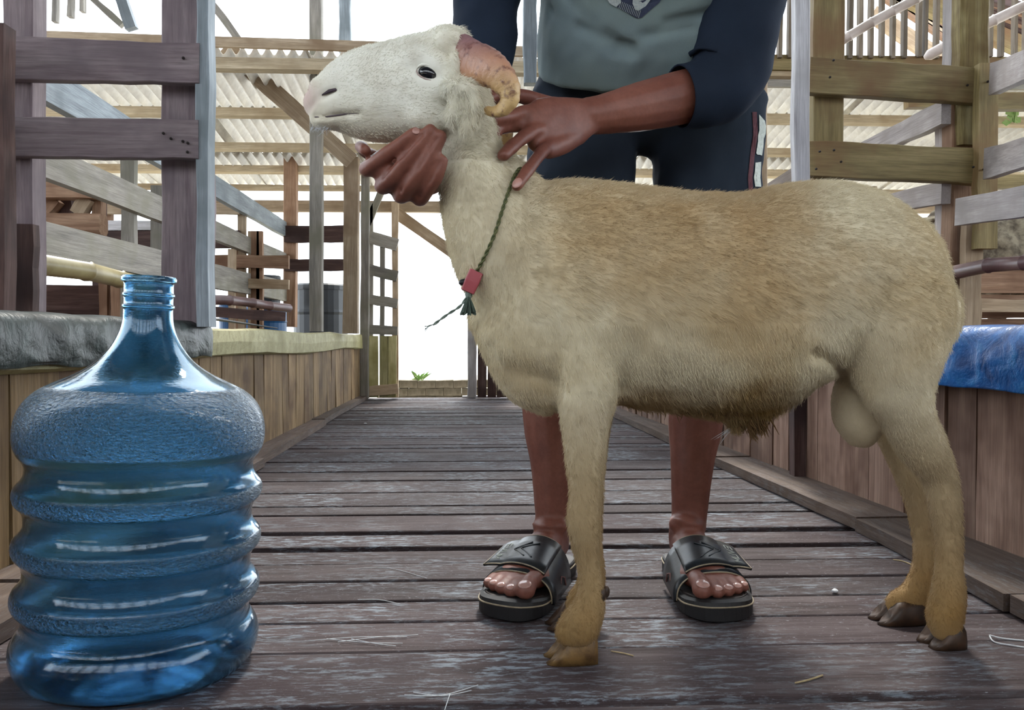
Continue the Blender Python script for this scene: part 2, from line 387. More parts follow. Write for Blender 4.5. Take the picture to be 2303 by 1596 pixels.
# slats hanging at the upper left and slatted screen at the upper right
def screen(name, xs, Y, ytop, ybot, w_, mat, label):
    e_ = empty(name, P(xs[0], ybot, Y), label, 'slatted screen')
    for x in xs: board('slat', P(x + rnd.uniform(-1, 1), ybot + (rnd.uniform(0, 5) if ybot > 100 else rnd.uniform(-20, 15)), Y), P(x + 3, ytop, Y), w_ * rnd.uniform(.85, 1.15), .03, M[mat], e_, up=(1, 0, 0), seg=2, jit=.001)
    return e_
screen('slatted_screen', [94, 124, 160, 186], 3.8, -60, 40, .02, 'grey', 'row of short dark slats hanging at the upper left corner')
sc_ = screen('slatted_screen', [1753, 1775, 1889, 1911, 1933, 1957, 1981, 2006, 2033, 2065, 2080, 2105, 2126, 2150, 2225, 2250, 2280, 2305], 3.72, -80, 128, .017, 'slat', 'screen of upright wooden slats under the roof at upper right')
board('top_rail', P(1730, -70, 3.72), P(2330, -70, 3.72), .05, .04, M['olive'], sc_, seg=2)
# slanting roof of the next shed seen through that screen
nr = empty('neighbour_roof', P(2100, 60, 4.4), 'brown timber roof sloping down behind the upright slats at upper right', 'roof')
for i in range(9):
    o_ = i * 26
    board('batten', P(1990 + o_ * .9, -60 + o_ * .2, 4.3), P(2330 + o_, 110 + o_ * .35 - 12 * i, 4.7), .045, .03, M['dark' if i % 3 else 'brown'], nr, up=(0, 0, 1), seg=3)
board('rafter', P(2040, -8, 4.1), P(2420, 160, 4.1), .09, .05, M['olive'], nr, up=(0, 0, 1), seg=3)
board('rafter', P(1960, 30, 4.8), P(2300, 260, 4.8), .09, .05, M['tan'], nr, up=(0, 0, 1), seg=3)
for i in range(7):
    board('batten', P(1950 + 22 * i, -30 + 8 * i, 5.0), P(2130 + 26 * i, 90 + 4 * i, 5.0), .035, .03, M['tan' if i % 2 else 'brown'], nr, up=(0, 0, 1), seg=3)
def bamboo(name, p0, p1, r, mat, label, nodes=5, n=14):
    p0, p1 = V(p0), V(p1); d = (p1 - p0); L = d.length; st = []
    ks = [(i + rnd.uniform(-.1, .1)) / nodes for i in range(1, nodes)]
    ts = sorted(set([0, 1] + [k + e_ for k in ks for e_ in (-.012, -.004, .004, .012)]))
    for t_ in ts:
        near = min([abs(t_ - k) for k in ks] + [9]); rr = r * (1.09 if near < .006 else (.97 if near < .014 else 1))
        st.append((p0 + d * t_ + V((0, 0, .006 * math.sin(t_ * 5))), rr * (1 - .08 * t_)))
    vs, fs = tube([s[0] for s in st], [s[1] for s in st], n=n, k=1)
    return obj(name, MB().add(vs, fs), M[mat], None, smooth=True, label=label, category='bamboo pole')
bamboo('bamboo_pole', P(1860, 113, 3.1), P(2120, -40, 2.95), .019, 'bamboo', 'pale bamboo pole crossing the upright slats', 5)
bamboo('bamboo_pole', P(2090, 124, 3.3), P(2400, -38, 3.1), .022, 'bamboo', 'pale bamboo pole passing behind the bark-covered post', 4)

# ============================================================ LEFT FEED TROUGH
lt = empty('feed_trough', (-.8, 3, 0), 'left wooden feed trough of upright boards with a pale capped rim', 'feed trough')
y = .72; i = 0
while y < 5.2:
    w_ = rnd.choice([.1, .13, .155, .12, .09]); w_ = min(w_, 5.26 - y)
    zt = .36 - (y - 1.2) * .006
    board('wall_board', (-.772 + rnd.uniform(-.004, .004), y + w_ / 2, -.02), (-.772 + rnd.uniform(-.003, .003), y + w_ / 2, zt), w_ - .004, .018, M['trough'], lt, up=(0, 1, 0), seg=4, jit=.0015)
    y += w_
board('back_board', (-1.13, .7, .15), (-1.13, 5.25, .15), .42, .02, M['trough'], lt, seg=3)
board('bottom_board', (-.95, .7, .1), (-.95, 5.25, .1), .36, .02, M['trough'], lt, up=(1, 0, 0), seg=3)
yk = [1.75, 3.4]
kz = .013
ke = [(.6, -.615), (1.25, -.63), (2.51, -.675), (3.7, -.70), (5.25, -.722)]
for a, c in zip(ke[:-1], ke[1:]):
    w_ = .765 + (a[1] + c[1]) / 2
    board('kerb_board', (-.765 + w_ / 2, a[0] + .004, kz + rnd.uniform(0, .004)), (-.765 + w_ / 2 - .0, c[0] - .004, kz + rnd.uniform(0, .004)), .765 + a[1], .026, M['kerb'], lt, up=(1, 0, 0), w1=.765 + c[1], seg=5, jit=.003)
# cap: a crooked pale slab
def slab(name, pts, mat, parent):
    """pts: (y, ztop, zbot) of a rough board standing on the face x=-.76.."""
    vs = []; fs = []
    for (y, zt, zb) in pts:
        for (x, z) in ((-.752, zb), (-.738, zb + .006), (-.735, (zt + zb) / 2), (-.74, zt - .006), (-.752, zt), (-.80, zt - .004), (-.80, zb)): vs.append((x + rnd.uniform(-.003, .003), y, z + rnd.uniform(-.002, .002)))
    n = 7
    for i in range(len(pts) - 1):
        for j in range(n): fs.append((i * n + j, i * n + (j + 1) % n, (i + 1) * n + (j + 1) % n, (i + 1) * n + j))
    fs += [tuple(range(n)), tuple((len(pts) - 1) * n + j for j in range(n - 1, -1, -1))]
    return obj(name, fixn(MB().add(vs, fs).mesh(name)), mat, parent)
cp = []
for i in range(26):
    y = .72 + i * (5.14 - .72) / 25
    cp.append((y, .432 - (y - 1.2) * .002 + .004 * math.sin(y * 5), .347 - (y - 1.2) * .004 + .006 * math.sin(y * 3.1)))
slab('cap_board', cp, M['cap'], lt)
# tarpaulin draped over a trough rim
def tarp(name, path, y0, y1, mat, label, n=90, amp=.006, seed=0, xs=0, sc=1.0):
    """path: (x,z) across the rim; extruded along y with wrinkles"""
    q = smooth_pts(path, 8); vs = []; fs = []; m_ = len(q)
    for i in range(n + 1):
        y = y0 + (y1 - y0) * i / n
        for j, (x, z) in enumerate(q):
            f = j / (m_ - 1)
            w = noise.noise(V((x * 9 * sc, y * 9 * sc + seed, z * 14 * sc))) + .7 * noise.noise(V((x * 30, y * 28 + seed, z * 12))) + .5 * noise.ridged_multi_fractal(V((y * 6 + z * 9, z * 7, seed)), 1, 2, 3, 1, 2) - .5
            hem = (f > .93) * .012 * noise.noise(V((y * 7, seed, 0)))
            vs.append((x + xs * (y - y0) + amp * w, y, z + amp * .55 * noise.noise(V((y * 11, x * 6, seed))) + hem))
    for i in range(n):
        for j in range(m_ - 1): a = i * m_ + j; fs.append((a, a + m_, a + m_ + 1, a + 1))
    o = obj(name, fixn(MB().add(vs, fs).mesh(name, True)), M[mat], None, label=label, category='tarpaulin')
    sd = o.modifiers.new('t', 'SOLIDIFY'); sd.thickness = .0012; return o
def tarpmat(name, c1, c2, c3, rough):
    t = NT(name); v = t.obj(False); g = t.noise(v, 14, 5, .6, 1.2); g2 = t.noise(v, 45, 4, .6)
    c = t.ramp(g, [(.32, srgb(c1)), (.5, srgb(c2)), (.68, srgb(c3))])
    t.l(t.mix(.35, c, t.ramp(g2, [(.35, (.5, .5, .5)), (.6, (1, 1, 1))]), 'MULTIPLY'), t.b.inputs['Base Color']); t.b.inputs['Roughness'].default_value = rough; t.b.inputs['Specular IOR Level'].default_value = .3
    t.bump(t.math('ADD', g, t.math('MULTIPLY', g2, .5)), .5, .008); return t.m
M['tarp_grey'] = tarpmat('grey green tarpaulin', '#1b2321', '#2b3633', '#404c4a', .42)
M['tarp_blue'] = tarpmat('blue tarpaulin', '#0f4482', '#1b62ac', '#3c86c8', .34)
tarp('tarpaulin', [(-1.12, .38), (-1.05, .425), (-.9, .444), (-.78, .446), (-.735, .438), (-.722, .41), (-.722, .37), (-.726, .352)], .78, 2.22, 'tarp_grey', 'wrinkled grey green tarpaulin draped over the left trough rim', seed=3)
for (p, q_) in (((465, 690), (490, 740)), ((470, 695), (560, 722))):
    a, c_ = P(p[0], p[1], 2.35), P(q_[0], q_[1], 2.45)
vs, fs = tube([V((-.74, 2.2, .40)), V((-.75, 2.25, .452)), V((-.77, 2.4, .455)), V((-.76, 2.75, .445)), V((-.745, 3.0, .437))], [.008, .012, .009, .007, .004], [.004, .005, .004, .003, .002])
obj('rubber_strip', MB().add(vs, fs), plain('black rubber strip', '#20242a', .6), None, smooth=True, label='loose black rubber strip lying on the left trough rim', category='strip')
# ============================================================ RIGHT FEED TROUGH (its face leans inwards with distance)
rt = empty('feed_trough', (.95, 3, 0), 'right wooden feed trough of upright reddish tan boards under the blue tarpaulin', 'feed trough')
def rx(y): return .922 - (y - 1.358) * .0585
y = .7
while y < 5.2:
    w_ = rnd.choice([.085, .06, .12, .1, .14, .075]); w_ = min(w_, 5.26 - y); x = rx(y + w_ / 2) + .009 + rnd.uniform(-.005, .005)
    board('wall_board', (x, y + w_ / 2, -.02), (x, y + w_ / 2, .385), w_ - .003, .018, M['troughr'], rt, up=(-.0585, 1, 0), seg=4, jit=.0015)
    y += w_
board('cap_board', (rx(.7) + .02, .7, .37), (rx(5.2) + .02, 5.2, .37), .07, .03, M['trough'], rt, seg=6)
board('back_board', (1.32, .7, .15), (1.1, 5.25, .15), .42, .02, M['trough'], rt, seg=3)
rk = [(.6, .76), (1.123, .766), (1.618, .78), (2.474, .738), (3.8, .69), (5.25, .62)]
for a, c in zip(rk[:-1], rk[1:]):
    wa, wc = rx(a[0]) - a[1], rx(c[0]) - c[1]; up = V((1, 0, 0))
    board('kerb_board', ((rx(a[0]) + a[1]) / 2, a[0] + .004, kz + rnd.uniform(0, .004)), ((rx(c[0]) + c[1]) / 2, c[0] - .004, kz + rnd.uniform(0, .004)), wa, .026, M['kerb'], rt, up=up, w1=wc, seg=5, jit=.003)
tarp('tarpaulin', [(1.30 , .36), (1.2, .395), (1.05, .418), (.95, .424), (.915, .416), (.902, .39), (.900, .35), (.903, .312)], .72, 2.0, 'tarp_blue', 'bright blue crumpled tarpaulin over the right trough rim behind the sheep rump', seed=11, xs=-.0585)
board('post', V((P(1799, 412, 2.13).x, 2.13, .026)), P(1799, 412, 2.13), .036, .036, M['dark'], None, up=(1, 0, 0), seg=4, label='lower length of upright batten against the right trough boards, its shade given by dark wood', category='post')  # one upright in two woods: the shaded lower length is coloured dark
board('post', P(1799, 412, 2.13), P(1799, -120, 2.13), .039, .034, M['white'], None, up=(1, 0, 0), seg=4, ch=.003, label='upper length of the same upright, coloured white as lit, in front of the right pen panel', category='post')  # the lit upper length of that upright is coloured white
# ============================================================ PEN FENCES
def nails(parent, pts, Y):
    for (x, y) in pts:
        p = P(x, y, Y); vs, fs = tube([p, p + V((0, -.004, 0))], .0035, n=8, k=1); obj('nail_head', MB().add(vs, fs), M['nail'], parent)
def railw(px): return px / F
# left panel facing the camera
YL = 2.12
pf = empty('pen_fence', P(230, 705, YL), 'near left pen panel of two wide purple brown rails between posts, behind the blue jug', 'pen fence')
board('post', P(56, 940, YL), P(56, -80, YL), .073, .07, M['purple'], pf, up=(1, 0, 0), seg=6, ch=.003)
board('post', P(425, 735, YL + .03), P(425, -80, YL + .03), .12, .06, M['purple'], pf, up=(1, 0, 0), seg=6, ch=.003)
board('corner_batten', P(463, 735, YL - .03), P(463, -80, YL - .03), .03, .06, M['blue'], pf, up=(1, 0, 0), seg=6, ch=.003, label='blue grey batten on the corner')
YR = YL - .05
board('rail', P(8, 134, YR), P(452, 146, YR), 95 / F * YR, .03, M['purple'], pf, w1=84 / F * YR, seg=8, jit=.002, ch=.002)
board('rail', P(8, 310, YR), P(450, 316, YR), 86 / F * YR, .03, M['purple'], pf, w1=84 / F * YR, seg=8, jit=.002, ch=.002)
board('batten', P(54, 700, YR), P(54, 505, YR), .06, .03, M['dark'], pf, up=(1, 0, 0), seg=4)
nails(pf, [(413, 131), (412, 318), (423, 322), (368, 300), (385, 312), (422, 342)], YR - .018)
# near left post cut by the frame
p2 = empty('pen_fence', P(-60, 712, 1.9), 'dark near post and rail ends cut off at the left frame edge', 'pen fence')
board('post', P(5, 950, 1.95), P(5, 60, 1.95), .035, .05, M['dark'], p2, up=(1, 0, 0), seg=5)
board('rail', P(-250, 134, 1.9), P(10, 136, 2.02), .1, .03, M['purple'], p2, seg=4)
board('rail', P(-250, 308, 1.9), P(10, 308, 2.02), .095, .03, M['grey'], p2, seg=4)
board('rail', P(-250, 600, 1.9), P(8, 570, 2.02), .2, .03, M['dark'], p2, seg=4)
# side fence of the left pen: three blue grey rails running away
def rec_rail(name, X, x0, c0, h0, x1, c1, h1, mat, parent, t=.03, X1=None):
    Y0, Y1 = PX(x0, X), PX(x1, X1 or X)
    return board(name, P(x0, c0, Y0), P(x1, c1, Y1), h0 / F * Y0, t, M[mat], parent, w1=h1 / F * Y1, seg=8, jit=.003)
XL = -1.2
sf = empty('pen_fence', (XL, 3.2, .42), 'receding side fence of three blue grey rails on the left, with posts behind', 'pen fence')
rec_rail('rail', XL, 70, 170, 85, 652, 523, 30, 'blue', sf)
rec_rail('rail', XL, 70, 353, 78, 658, 592, 26, 'grey', sf)
rec_rail('rail', XL, 70, 533, 78, 662, 660, 40, 'grey', sf)
for (x, w_, yt) in ((291, 30, 350), (355, 28, 418), (544, 16, 470), (566, 14, 520), (522, 14, 560)):
    Y = PX(x, XL - .03); board('post', P(x, 760 + .2 * F / Y, Y), P(x, yt, Y), w_ / F * Y, .03, M['grey' if x < 400 else 'tan'], sf, up=(1, 0, 0), seg=4)
Yc = 5.0
board('rail', P(640, 527, Yc), P(778, 526, Yc), 36 / F * Yc, .03, M['dark'], sf, seg=4)
board('rail', P(640, 596, Yc), P(778, 596, Yc), 26 / F * Yc, .03, M['dark'], sf, seg=4)
bamboo('bamboo_pole', P(78, 592, PX(78, XL)), P(345, 640, PX(345, XL)), .031, 'bamboo_olive', 'thick pale olive bamboo pole just above the left tarpaulin', 3)
bamboo('bamboo_pole', P(470, 674, 3.1), P(650, 690, 3.6), .02, 'bamboo_red', 'brown bamboo pole low behind the left trough beside the near post', 4)
# pen floor and dark boards behind the left trough
lb = empty('pen_wall', (-1.9, 3.5, 0), 'low dark red brown board wall at the back of the left pen', 'wall')
for i in range(3):
    board('board', P(60, 655 + 26 * i, 3.0), P(400, 660 + 22 * i, 3.3), .05, .02, M['dark'], lb, seg=4)
board('board', P(470, 700, 3.9), P(640, 712, 4.2), .05, .02, M['dark'], lb, seg=4)
for x in (235, 262): board('post', P(x, 760, 3.1), P(x, 560, 3.1), .03, .03, M['brown'], lb, up=(1, 0, 0), seg=3)
pfz = .18
for side, xa, xb, lab in ((-1, -3.2, -1.2, 'slatted floor of the left pen'), (1, 1.36, 3.4, 'slatted floor of the right pen')):
    e_ = empty('pen_floor', ((xa + xb) / 2, 3, pfz), 'raised ' + lab + ' behind the trough', 'floor')
    for i in range(30):
        yy = 1.0 + i * .14
        board('slat', (xa, yy, pfz), (xb, yy, pfz), .12, .02, M['dark'], e_, up=(0, 1, 0), seg=1)
# stacked offcuts and beams seen through the left rails
st = empty('timber_frame', P(160, 540, 3.4), 'rough brown logs and beams stacked beyond the left rails', 'timber')
board('beam', P(40, 425, 3.4), P(232, 428, 3.4), .075, .08, M['brown'], st, seg=4)
board('beam', P(40, 503, 3.4), P(233, 505, 3.4), .085, .08, M['brown'], st, seg=4, ch=.015)
board('offcut', P(175, 482, 3.42), P(200, 446, 3.42), .055, .05, M['tan'], st, up=(1, 0, 0), seg=2)
board('offcut', P(100, 480, 3.45), P(128, 448, 3.45), .05, .05, M['brown'], st, up=(1, 0, 0), seg=2)
board('offcut', P(150, 482, 3.5), P(150, 446, 3.5), .06, .05, M['dark'], st, up=(1, 0, 0), seg=2)
board('offcut', P(222, 482, 3.45), P(222, 446, 3.45), .035, .05, M['brown'], st, up=(1, 0, 0), seg=2)
bf = empty('pen_fence', P(300, 560, 4.2), 'far brown rails beyond the left pen, level with the jug mouth', 'pen fence')
for (x0, y0, x1, y1, h, m_) in ((225, 468, 540, 470, 24, 'tan'), (225, 508, 400, 508, 22, 'white'), (228, 540, 540, 538, 40, 'dark'), (420, 587, 650, 590, 28, 'brown'), (470, 634, 650, 640, 22, 'tan'), (90, 590, 240, 590, 60, 'dark')):
    board('rail', P(x0, y0, 4.2), P(x1, y1, 4.2), h / F * 4.2, .03, M[m_], bf, seg=4)
for (x, w_) in ((244, 16), (530, 14), (575, 18), (585, 12)):
    board('post', P(x, 845, 4.25), P(x, 440 if x < 300 else 520, 4.25), w_ / F * 4.25, .03, M['brown'], bf, up=(1, 0, 0), seg=3)
board('post', P(225, 868, 3.5), P(225, 440, 3.5), .04, .05, M['dark'], st, up=(1, 0, 0), seg=3)
board('post', P(70, 868, 3.5), P(70, 415, 3.5), .04, .05, M['dark'], st, up=(1, 0, 0), seg=3)
# drums
def drum(name, px, ytop, ybot, w_, Y, mat, label, cat='drum'):
    c = P(px, ybot, Y); h = P(px, ytop, Y).z - c.z; r = w_ / 2 / F * Y
    e_ = empty(name, c, label, cat); prof = [(0, 0), (r * .96, 0), (r, .02), (r * 1.0, h * .3), (r * 1.03, h * .33), (r, h * .36), (r, h * .64), (r * 1.03, h * .67), (r, h * .7), (r, h * .93), (r * .97, h * .95)]
    def lathe(pr, n=28):
        vs = []; fs = []
        for (a, z) in pr:
            for j in range(n): th = 2 * math.pi * j / n; vs.append((c.x + a * math.cos(th), c.y + a * math.sin(th), c.z + z))
        for i in range(len(pr) - 1):
            for j in range(n): fs.append((i * n + j, i * n + (j + 1) % n, (i + 1) * n + (j + 1) % n, (i + 1) * n + j))
        fs.append(tuple(range(n - 1, -1, -1))); fs.append(tuple((len(pr) - 1) * n + j for j in range(n))); return MB().add(vs, fs)
    obj('body', fixn(lathe(prof[1:]).mesh('body')), M[mat], e_)
    obj('lid', fixn(lathe([(r * 1.05, h * .93), (r * 1.05, h * .98), (r * .98, h), (r * .5, h)]).mesh('lid')), M[mat], e_)
drum('plastic_drum', 722, 640, 830, 118, 5.5, 'drum', 'large black plastic drum between the far posts above the trough rim')
drum('plastic_drum', 598, 620, 720, 62, 4.9, 'drum', 'smaller black drum standing beyond the receding rails')
drum('plastic_drum', 598, 690, 790, 90, 4.5, 'bluedrum', 'blue plastic drum low behind the trough rim')
drum('plastic_drum', 520, 686, 790, 50, 4.5, 'bluedrum', 'small blue drum low beside the near corner post')
# ---- slatted gate and doorway at the aisle's end
YG = 5.3
gt = empty('slatted_gate', P(855, 893, YG), 'narrow open wooden gate with four rails at the left of the bright doorway', 'gate')
board('stile', P(889, 893, YG), P(889, 455, YG), 14 / F * YG, .03, M['tan'], gt, up=(1, 0, 0), seg=5)
board('stile', P(833, 893, YG), P(833, 455, YG), 12 / F * YG, .03, M['grey'], gt, up=(1, 0, 0), seg=5)
board('stile', P(860, 893, YG - .02), P(860, 530, YG - .02), 10 / F * YG, .03, M['grey'], gt, up=(1, 0, 0), seg=5)
for (a, c_, h) in ((532, 551, 26), (605, 621, 24), (672, 683, 22), (740, 744, 20)):
    board('rail', P(828, a, YG - .03), P(894, c_, YG - .03), h / F * YG, .02, M['grey'], gt, seg=3)
for x, w_ in ((838, 28), (864, 20), (882, 20)):
    board('board', P(x, 893, YG - .04), P(x, 755, YG - .04), (w_ - 2) / F * YG, .015, M['cap'], gt, up=(1, 0, 0), seg=3)
board('kick_board', P(826, 880, YG - .06), P(896, 874, YG - .06), 22 / F * YG, .02, M['tan'], gt, seg=3)
bw = empty('block_wall', P(975, 893, 5.9), 'low weathered block wall across the foot of the bright doorway', 'wall')
for r_ in range(3):
    for i in range(7):
        a = P(880 + i * 40 + (r_ % 2) * 18, 893, 5.9)
        board('block', (a.x - .064, 5.9, -.055 + .059 * r_), (a.x + .064, 5.9, -.055 + .059 * r_), .057, .1, M['block'], bw, seg=2, jit=.004, ch=.004)
board('footing', P(850, 925, 5.95), P(1180, 925, 5.95), .26, .1, M['block'], bw, seg=2)
board('doorstep', P(1040, 895, 5.38), P(1125, 895, 5.38), .03, .06, M['white'], None, seg=2, label='small pale threshold strip at the right of the doorway', category='threshold')
dp = empty('dark_door', P(1110, 893, 5.3), 'dark brown plank door standing open beyond the sheep chest', 'door')
for i in range(4): board('board', P(1084 + i * 22, 893, 5.3), P(1084 + i * 22, 560, 5.3), 20 / F * 5.3, .02, M['dark'], dp, up=(1, 0, 0), seg=3)
# weed in the doorway
wp = empty('weed', P(945, 856, 5.9), 'small green leafy weed growing on the block wall in the doorway', 'plant')
for i in range(16):
    a = rnd.uniform(0, 6.28); L = rnd.uniform(.05, .13); base = P(945 + rnd.uniform(-8, 8), 857, 5.9)
    d = V((math.cos(a) * .7, math.sin(a) * .4, rnd.uniform(.3, 1.3))).normalized(); s_ = d.cross(V((0, 1, 0))).normalized() * .008
    pts = [base, base + d * L * .5 + s_, base + d * L * .5 - s_, base + d * L + V((0, 0, -.02))]
    obj('leaf', MB().add([pts[0], pts[1], pts[3], pts[2], pts[0] + V((0, .001, 0)), pts[3] + V((0, .001, 0))], [(0, 1, 2, 3), (0, 3, 5), (0, 2, 1)]), M['leaf'], wp)
# ---- right pen panel facing the camera
YP = 2.42
rp = empty('pen_fence', P(2000, 740, YP), 'right pen panel of two wide olive rails between a plain post and a bark-covered post', 'pen fence')
board('post', P(1850, 915, YP), P(1857, -80, YP), .093, .06, M['olive'], rp, up=(1, 0, 0), seg=6, ch=.003)
board('post', P(2152, 915, YP), P(2160, 235, YP), 64 / F * YP, .06, M['brown'], rp, up=(1, 0, 0), seg=6, ch=.004)
board('post', P(2178, 330, YP - .02), P(2184, -80, YP - .02), 68 / F * YP, .06, M['bark'], rp, up=(1, 0, 0), seg=8, jit=.006, ch=.008, label='post with peeling bark')
board('side_batten', P(2130, 400, YP + .04), P(2142, -80, YP + .04), 18 / F * YP, .05, M['lilac'], rp, up=(1, 0, 0), seg=5)
board('side_batten', P(2117, 740, YP + .05), P(2120, 235, YP + .05), 14 / F * YP, .05, M['lilac'], rp, up=(1, 0, 0), seg=5)
YQ = YP - .06
board('rail', P(1816, 172, YQ), P(2194, 196, YQ), 80 / F * YQ, .035, M['olive'], rp, seg=8, jit=.002, ch=.002)
board('rail', P(1812, 358, YQ), P(2194, 376, YQ), 80 / F * YQ, .035, M['olive'], rp, seg=8, jit=.002, ch=.002)
board('batten', P(2214, 560, YQ - .03), P(2218, 145, YQ - .03), 46 / F * YQ, .03, M['olive'], rp, up=(1, 0, 0), seg=6)
board('batten', P(2180, 745, YQ), P(2186, 500, YQ), 40 / F * YQ, .03, M['tan'], rp, up=(1, 0, 0), seg=6)
nails(rp, [(1874, 136), (1866, 174), (1843, 341), (1875, 338), (1891, 364), (1835, 380), (2175, 192), (2188, 376), (2212, 381), (2221, 184)], YQ - .048)
# rails of the right pen running away
XR = 1.42
rs = empty('pen_fence', (XR, 3.3, .45), 'receding lilac grey rails behind the right pen panel', 'pen fence')
rec_rail('rail', XR, 1840, 392, 40, 2128, 252, 52, 'lilac', rs)
rec_rail('rail', XR, 1840, 495, 36, 2128, 432, 48, 'lilac', rs)
board('batten', P(1962, 520, 3.4), P(1962, 420, 3.4), .03, .03, M['tan'], rs, up=(1, 0, 0), seg=2)
board('rail', P(1720, 435, 4.4), P(1800, 385, 4.2), .07, .03, M['lilac'], rs, seg=3)
# near rails of the right pen, coming towards the camera
rn = empty('pen_fence', (1.35, 1.9, .42), 'near right rails slanting out of the frame beside the bark-covered post', 'pen fence')
def near_rail(x0, c0, h0, x1, c1, h1, m_, X=1.36):
    Y0 = 2.28; Y1 = Y0 * .83
    a = P(x0, c0, Y0); c2 = P(x1, c1, Y1); d = (c2 - a)
    board('rail', a, a + d * 1.8, h0 / F * Y0, .03, M[m_], rn, w1=h0 / F * Y0 + (h1 / F * Y1 - h0 / F * Y0) * 1.8, seg=6, jit=.002)
near_rail(2238, 178, 70, 2303, 150, 66, 'lilac')
near_rail(2225, 368, 68, 2303, 345, 68, 'lilac')
near_rail(2160, 478, 62, 2303, 453, 72, 'lilac')
board('post', (1.56, 1.45, .2), (1.56, 1.45, 1.3), .07, .06, M['olive'], rn, up=(0, 1, 0), seg=3)
nails(rn, [(2172, 449), (2167, 479)], 2.26)
bamboo('bamboo_pole', P(2150, 612, 2.34), P(2400, 576, 1.95), .021, 'bamboo_red', 'dark purple brown bamboo pole above the blue tarpaulin', 3)
board('rail', P(2200, 686, 2.66), P(2500, 690, 2.66), .042, .03, M['tan'], None, seg=4, label='short horizontal board low in the right pen under the dark bamboo', category='rail')
bk = empty('pen_wall', (2.3, 3.2, .2), 'rough orange brown board wall at the back of the right pen', 'wall')
for i in range(4): board('board', (1.62, 2.72, .34 + .085 * i), (3.4, 2.72, .34 + .085 * i), .082, .02, M['brown'], bk, seg=5, jit=.004)
board('beam', P(1720, 225, 3.3) + V((.6, 0, 0)), P(2500, 225, 3.3), .06, .04, M['olive'], bk, seg=4)
board('beam', P(2200, 230, 3.0), P(2500, 230, 3.0), .06, .04, M['olive'], bk, seg=4)
board('beam', P(2190, 412, 3.0), P(2500, 408, 3.0), .05, .04, M['olive'], bk, seg=4)
for i, a in enumerate((-.6, .2, .9)):
    base = P(2285, 262, 4.0); d = V((math.cos(a), 0, math.sin(a)))
lf = empty('leafy_twig', P(2285, 262, 4.2), 'bright green leaves showing under the eave at the right edge', 'plant')
for i in range(10):
    a = rnd.uniform(-.6, 3.4); base = P(2282 + rnd.uniform(-14, 20), 262 + rnd.uniform(-4, 14), 4.2); L = .05
    d = V((math.cos(a), .2, math.sin(a))).normalized(); s_ = V((-d.z, 0, d.x)) * .02
    obj('leaf', MB().add([base, base + d * L * .5 + s_, base + d * L, base + d * L * .5 - s_, base + d * L * .5 + V((0, .004, 0))], [(0, 1, 2, 3), (0, 4, 1), (1, 4, 2), (2, 4, 3), (3, 4, 0)]), M['leaf'], lf)
obj('stem', MB().add(*tube([P(2290, 215, 4.2), P(2286, 245, 4.2), P(2282, 275, 4.2)], .003, n=5)), M['leaf'], lf)
# ============================================================ WATER JUG
jr = .1385
def bulge(z0, z1, r_in, r_out, n=8):
    return [(r_in + (r_out - r_in) * math.sin(math.pi * i / n) ** .8, z0 + (z1 - z0) * i / n) for i in range(1, n)]
prof = [(.0, .012), (.05, .010), (.085, .004), (.102, .0), (.118, .003), (.130, .013), (.137, .03), (.1375, .046), (.133, .058), (.1275, .066), (.126, .074)]
for zc in (.106, .171, .236):
    prof += [(.1265, zc - .024), (.130, zc - .016), (.1355, zc - .009), (.1375, zc), (.1355, zc + .009), (.130, zc + .016), (.1262, zc + .024), (.1255, zc + .031)]
prof += [(.126, .272), (.129, .279), (.1345, .287), (.138, .300), (.1385, .315), (.136, .332), (.129, .349), (.117, .363), (.100, .374), (.082, .383), (.066, .393), (.053, .404), (.043, .417), (.036, .430), (.031, .443), (.0285, .455), (.0278, .464), (.0278, .472), (.0292, .473), (.0292, .4765), (.0278, .4775), (.0278, .487), (.0292, .488), (.0292, .4915), (.028, .4925), (.028, .505), (.0305, .507), (.0312, .511), (.0295, .514)]
zs_ = .474 / .514 * 1.0
def lathe_shell(prof, th, n=96):
    q = smooth_pts(prof, 3); outer = [(max(a, 0), z) for a, z in q]
    pr = outer + [(max(a - th, 0), z + (th if z < .05 and a < .125 else 0)) for a, z in outer[::-1]]
    vs = []; fs = []
    for (a, z) in pr:
        for j in range(n): t_ = 2 * math.pi * j / n; vs.append((a * math.cos(t_), a * math.sin(t_), z * zs_))
    for i in range(len(pr) - 1):
        for j in range(n): fs.append((i * n + j, i * n + (j + 1) % n, (i + 1) * n + (j + 1) % n, (i + 1) * n + j))
    m = MB().add(vs, fs).mesh('jug')
    bm = bmesh.new(); bm.from_mesh(m); bmesh.ops.remove_doubles(bm, verts=bm.verts, dist=1e-6); bmesh.ops.recalc_face_normals(bm, faces=bm.faces); bm.to_mesh(m); bm.free()
    m.polygons.foreach_set('use_smooth', [True] * len(m.polygons)); return m
t = NT('blue polycarbonate'); v = t.obj(False); B = t.b
B.inputs['Base Color'].default_value = (.32, .62, .86, 1); B.inputs['Transmission Weight'].default_value = 1; B.inputs['IOR'].default_value = 1.45; B.inputs['Roughness'].default_value = .05
sx = t.n('ShaderNodeSeparateXYZ'); t.l(t.raw, sx.inputs[0])
mp = t.n('ShaderNodeMapping'); mp.inputs['Scale'].default_value = (90, 90, 260); t.l(t.raw, mp.inputs['Vector']); tx = t.noise(mp.outputs[0], 1.6, 4, .6, .4)
def band(z0, z1, s=.004):
    return t.math('MULTIPLY', t.ramp(t.math('MULTIPLY_ADD', sx.outputs[2], 1 / s, -z0 / s), [(0, (0, 0, 0)), (1, (1, 1, 1))]), t.ramp(t.math('MULTIPLY_ADD', sx.outputs[2], -1 / s, z1 / s), [(0, (0, 0, 0)), (1, (1, 1, 1))]))
mask = band(.268, .342)
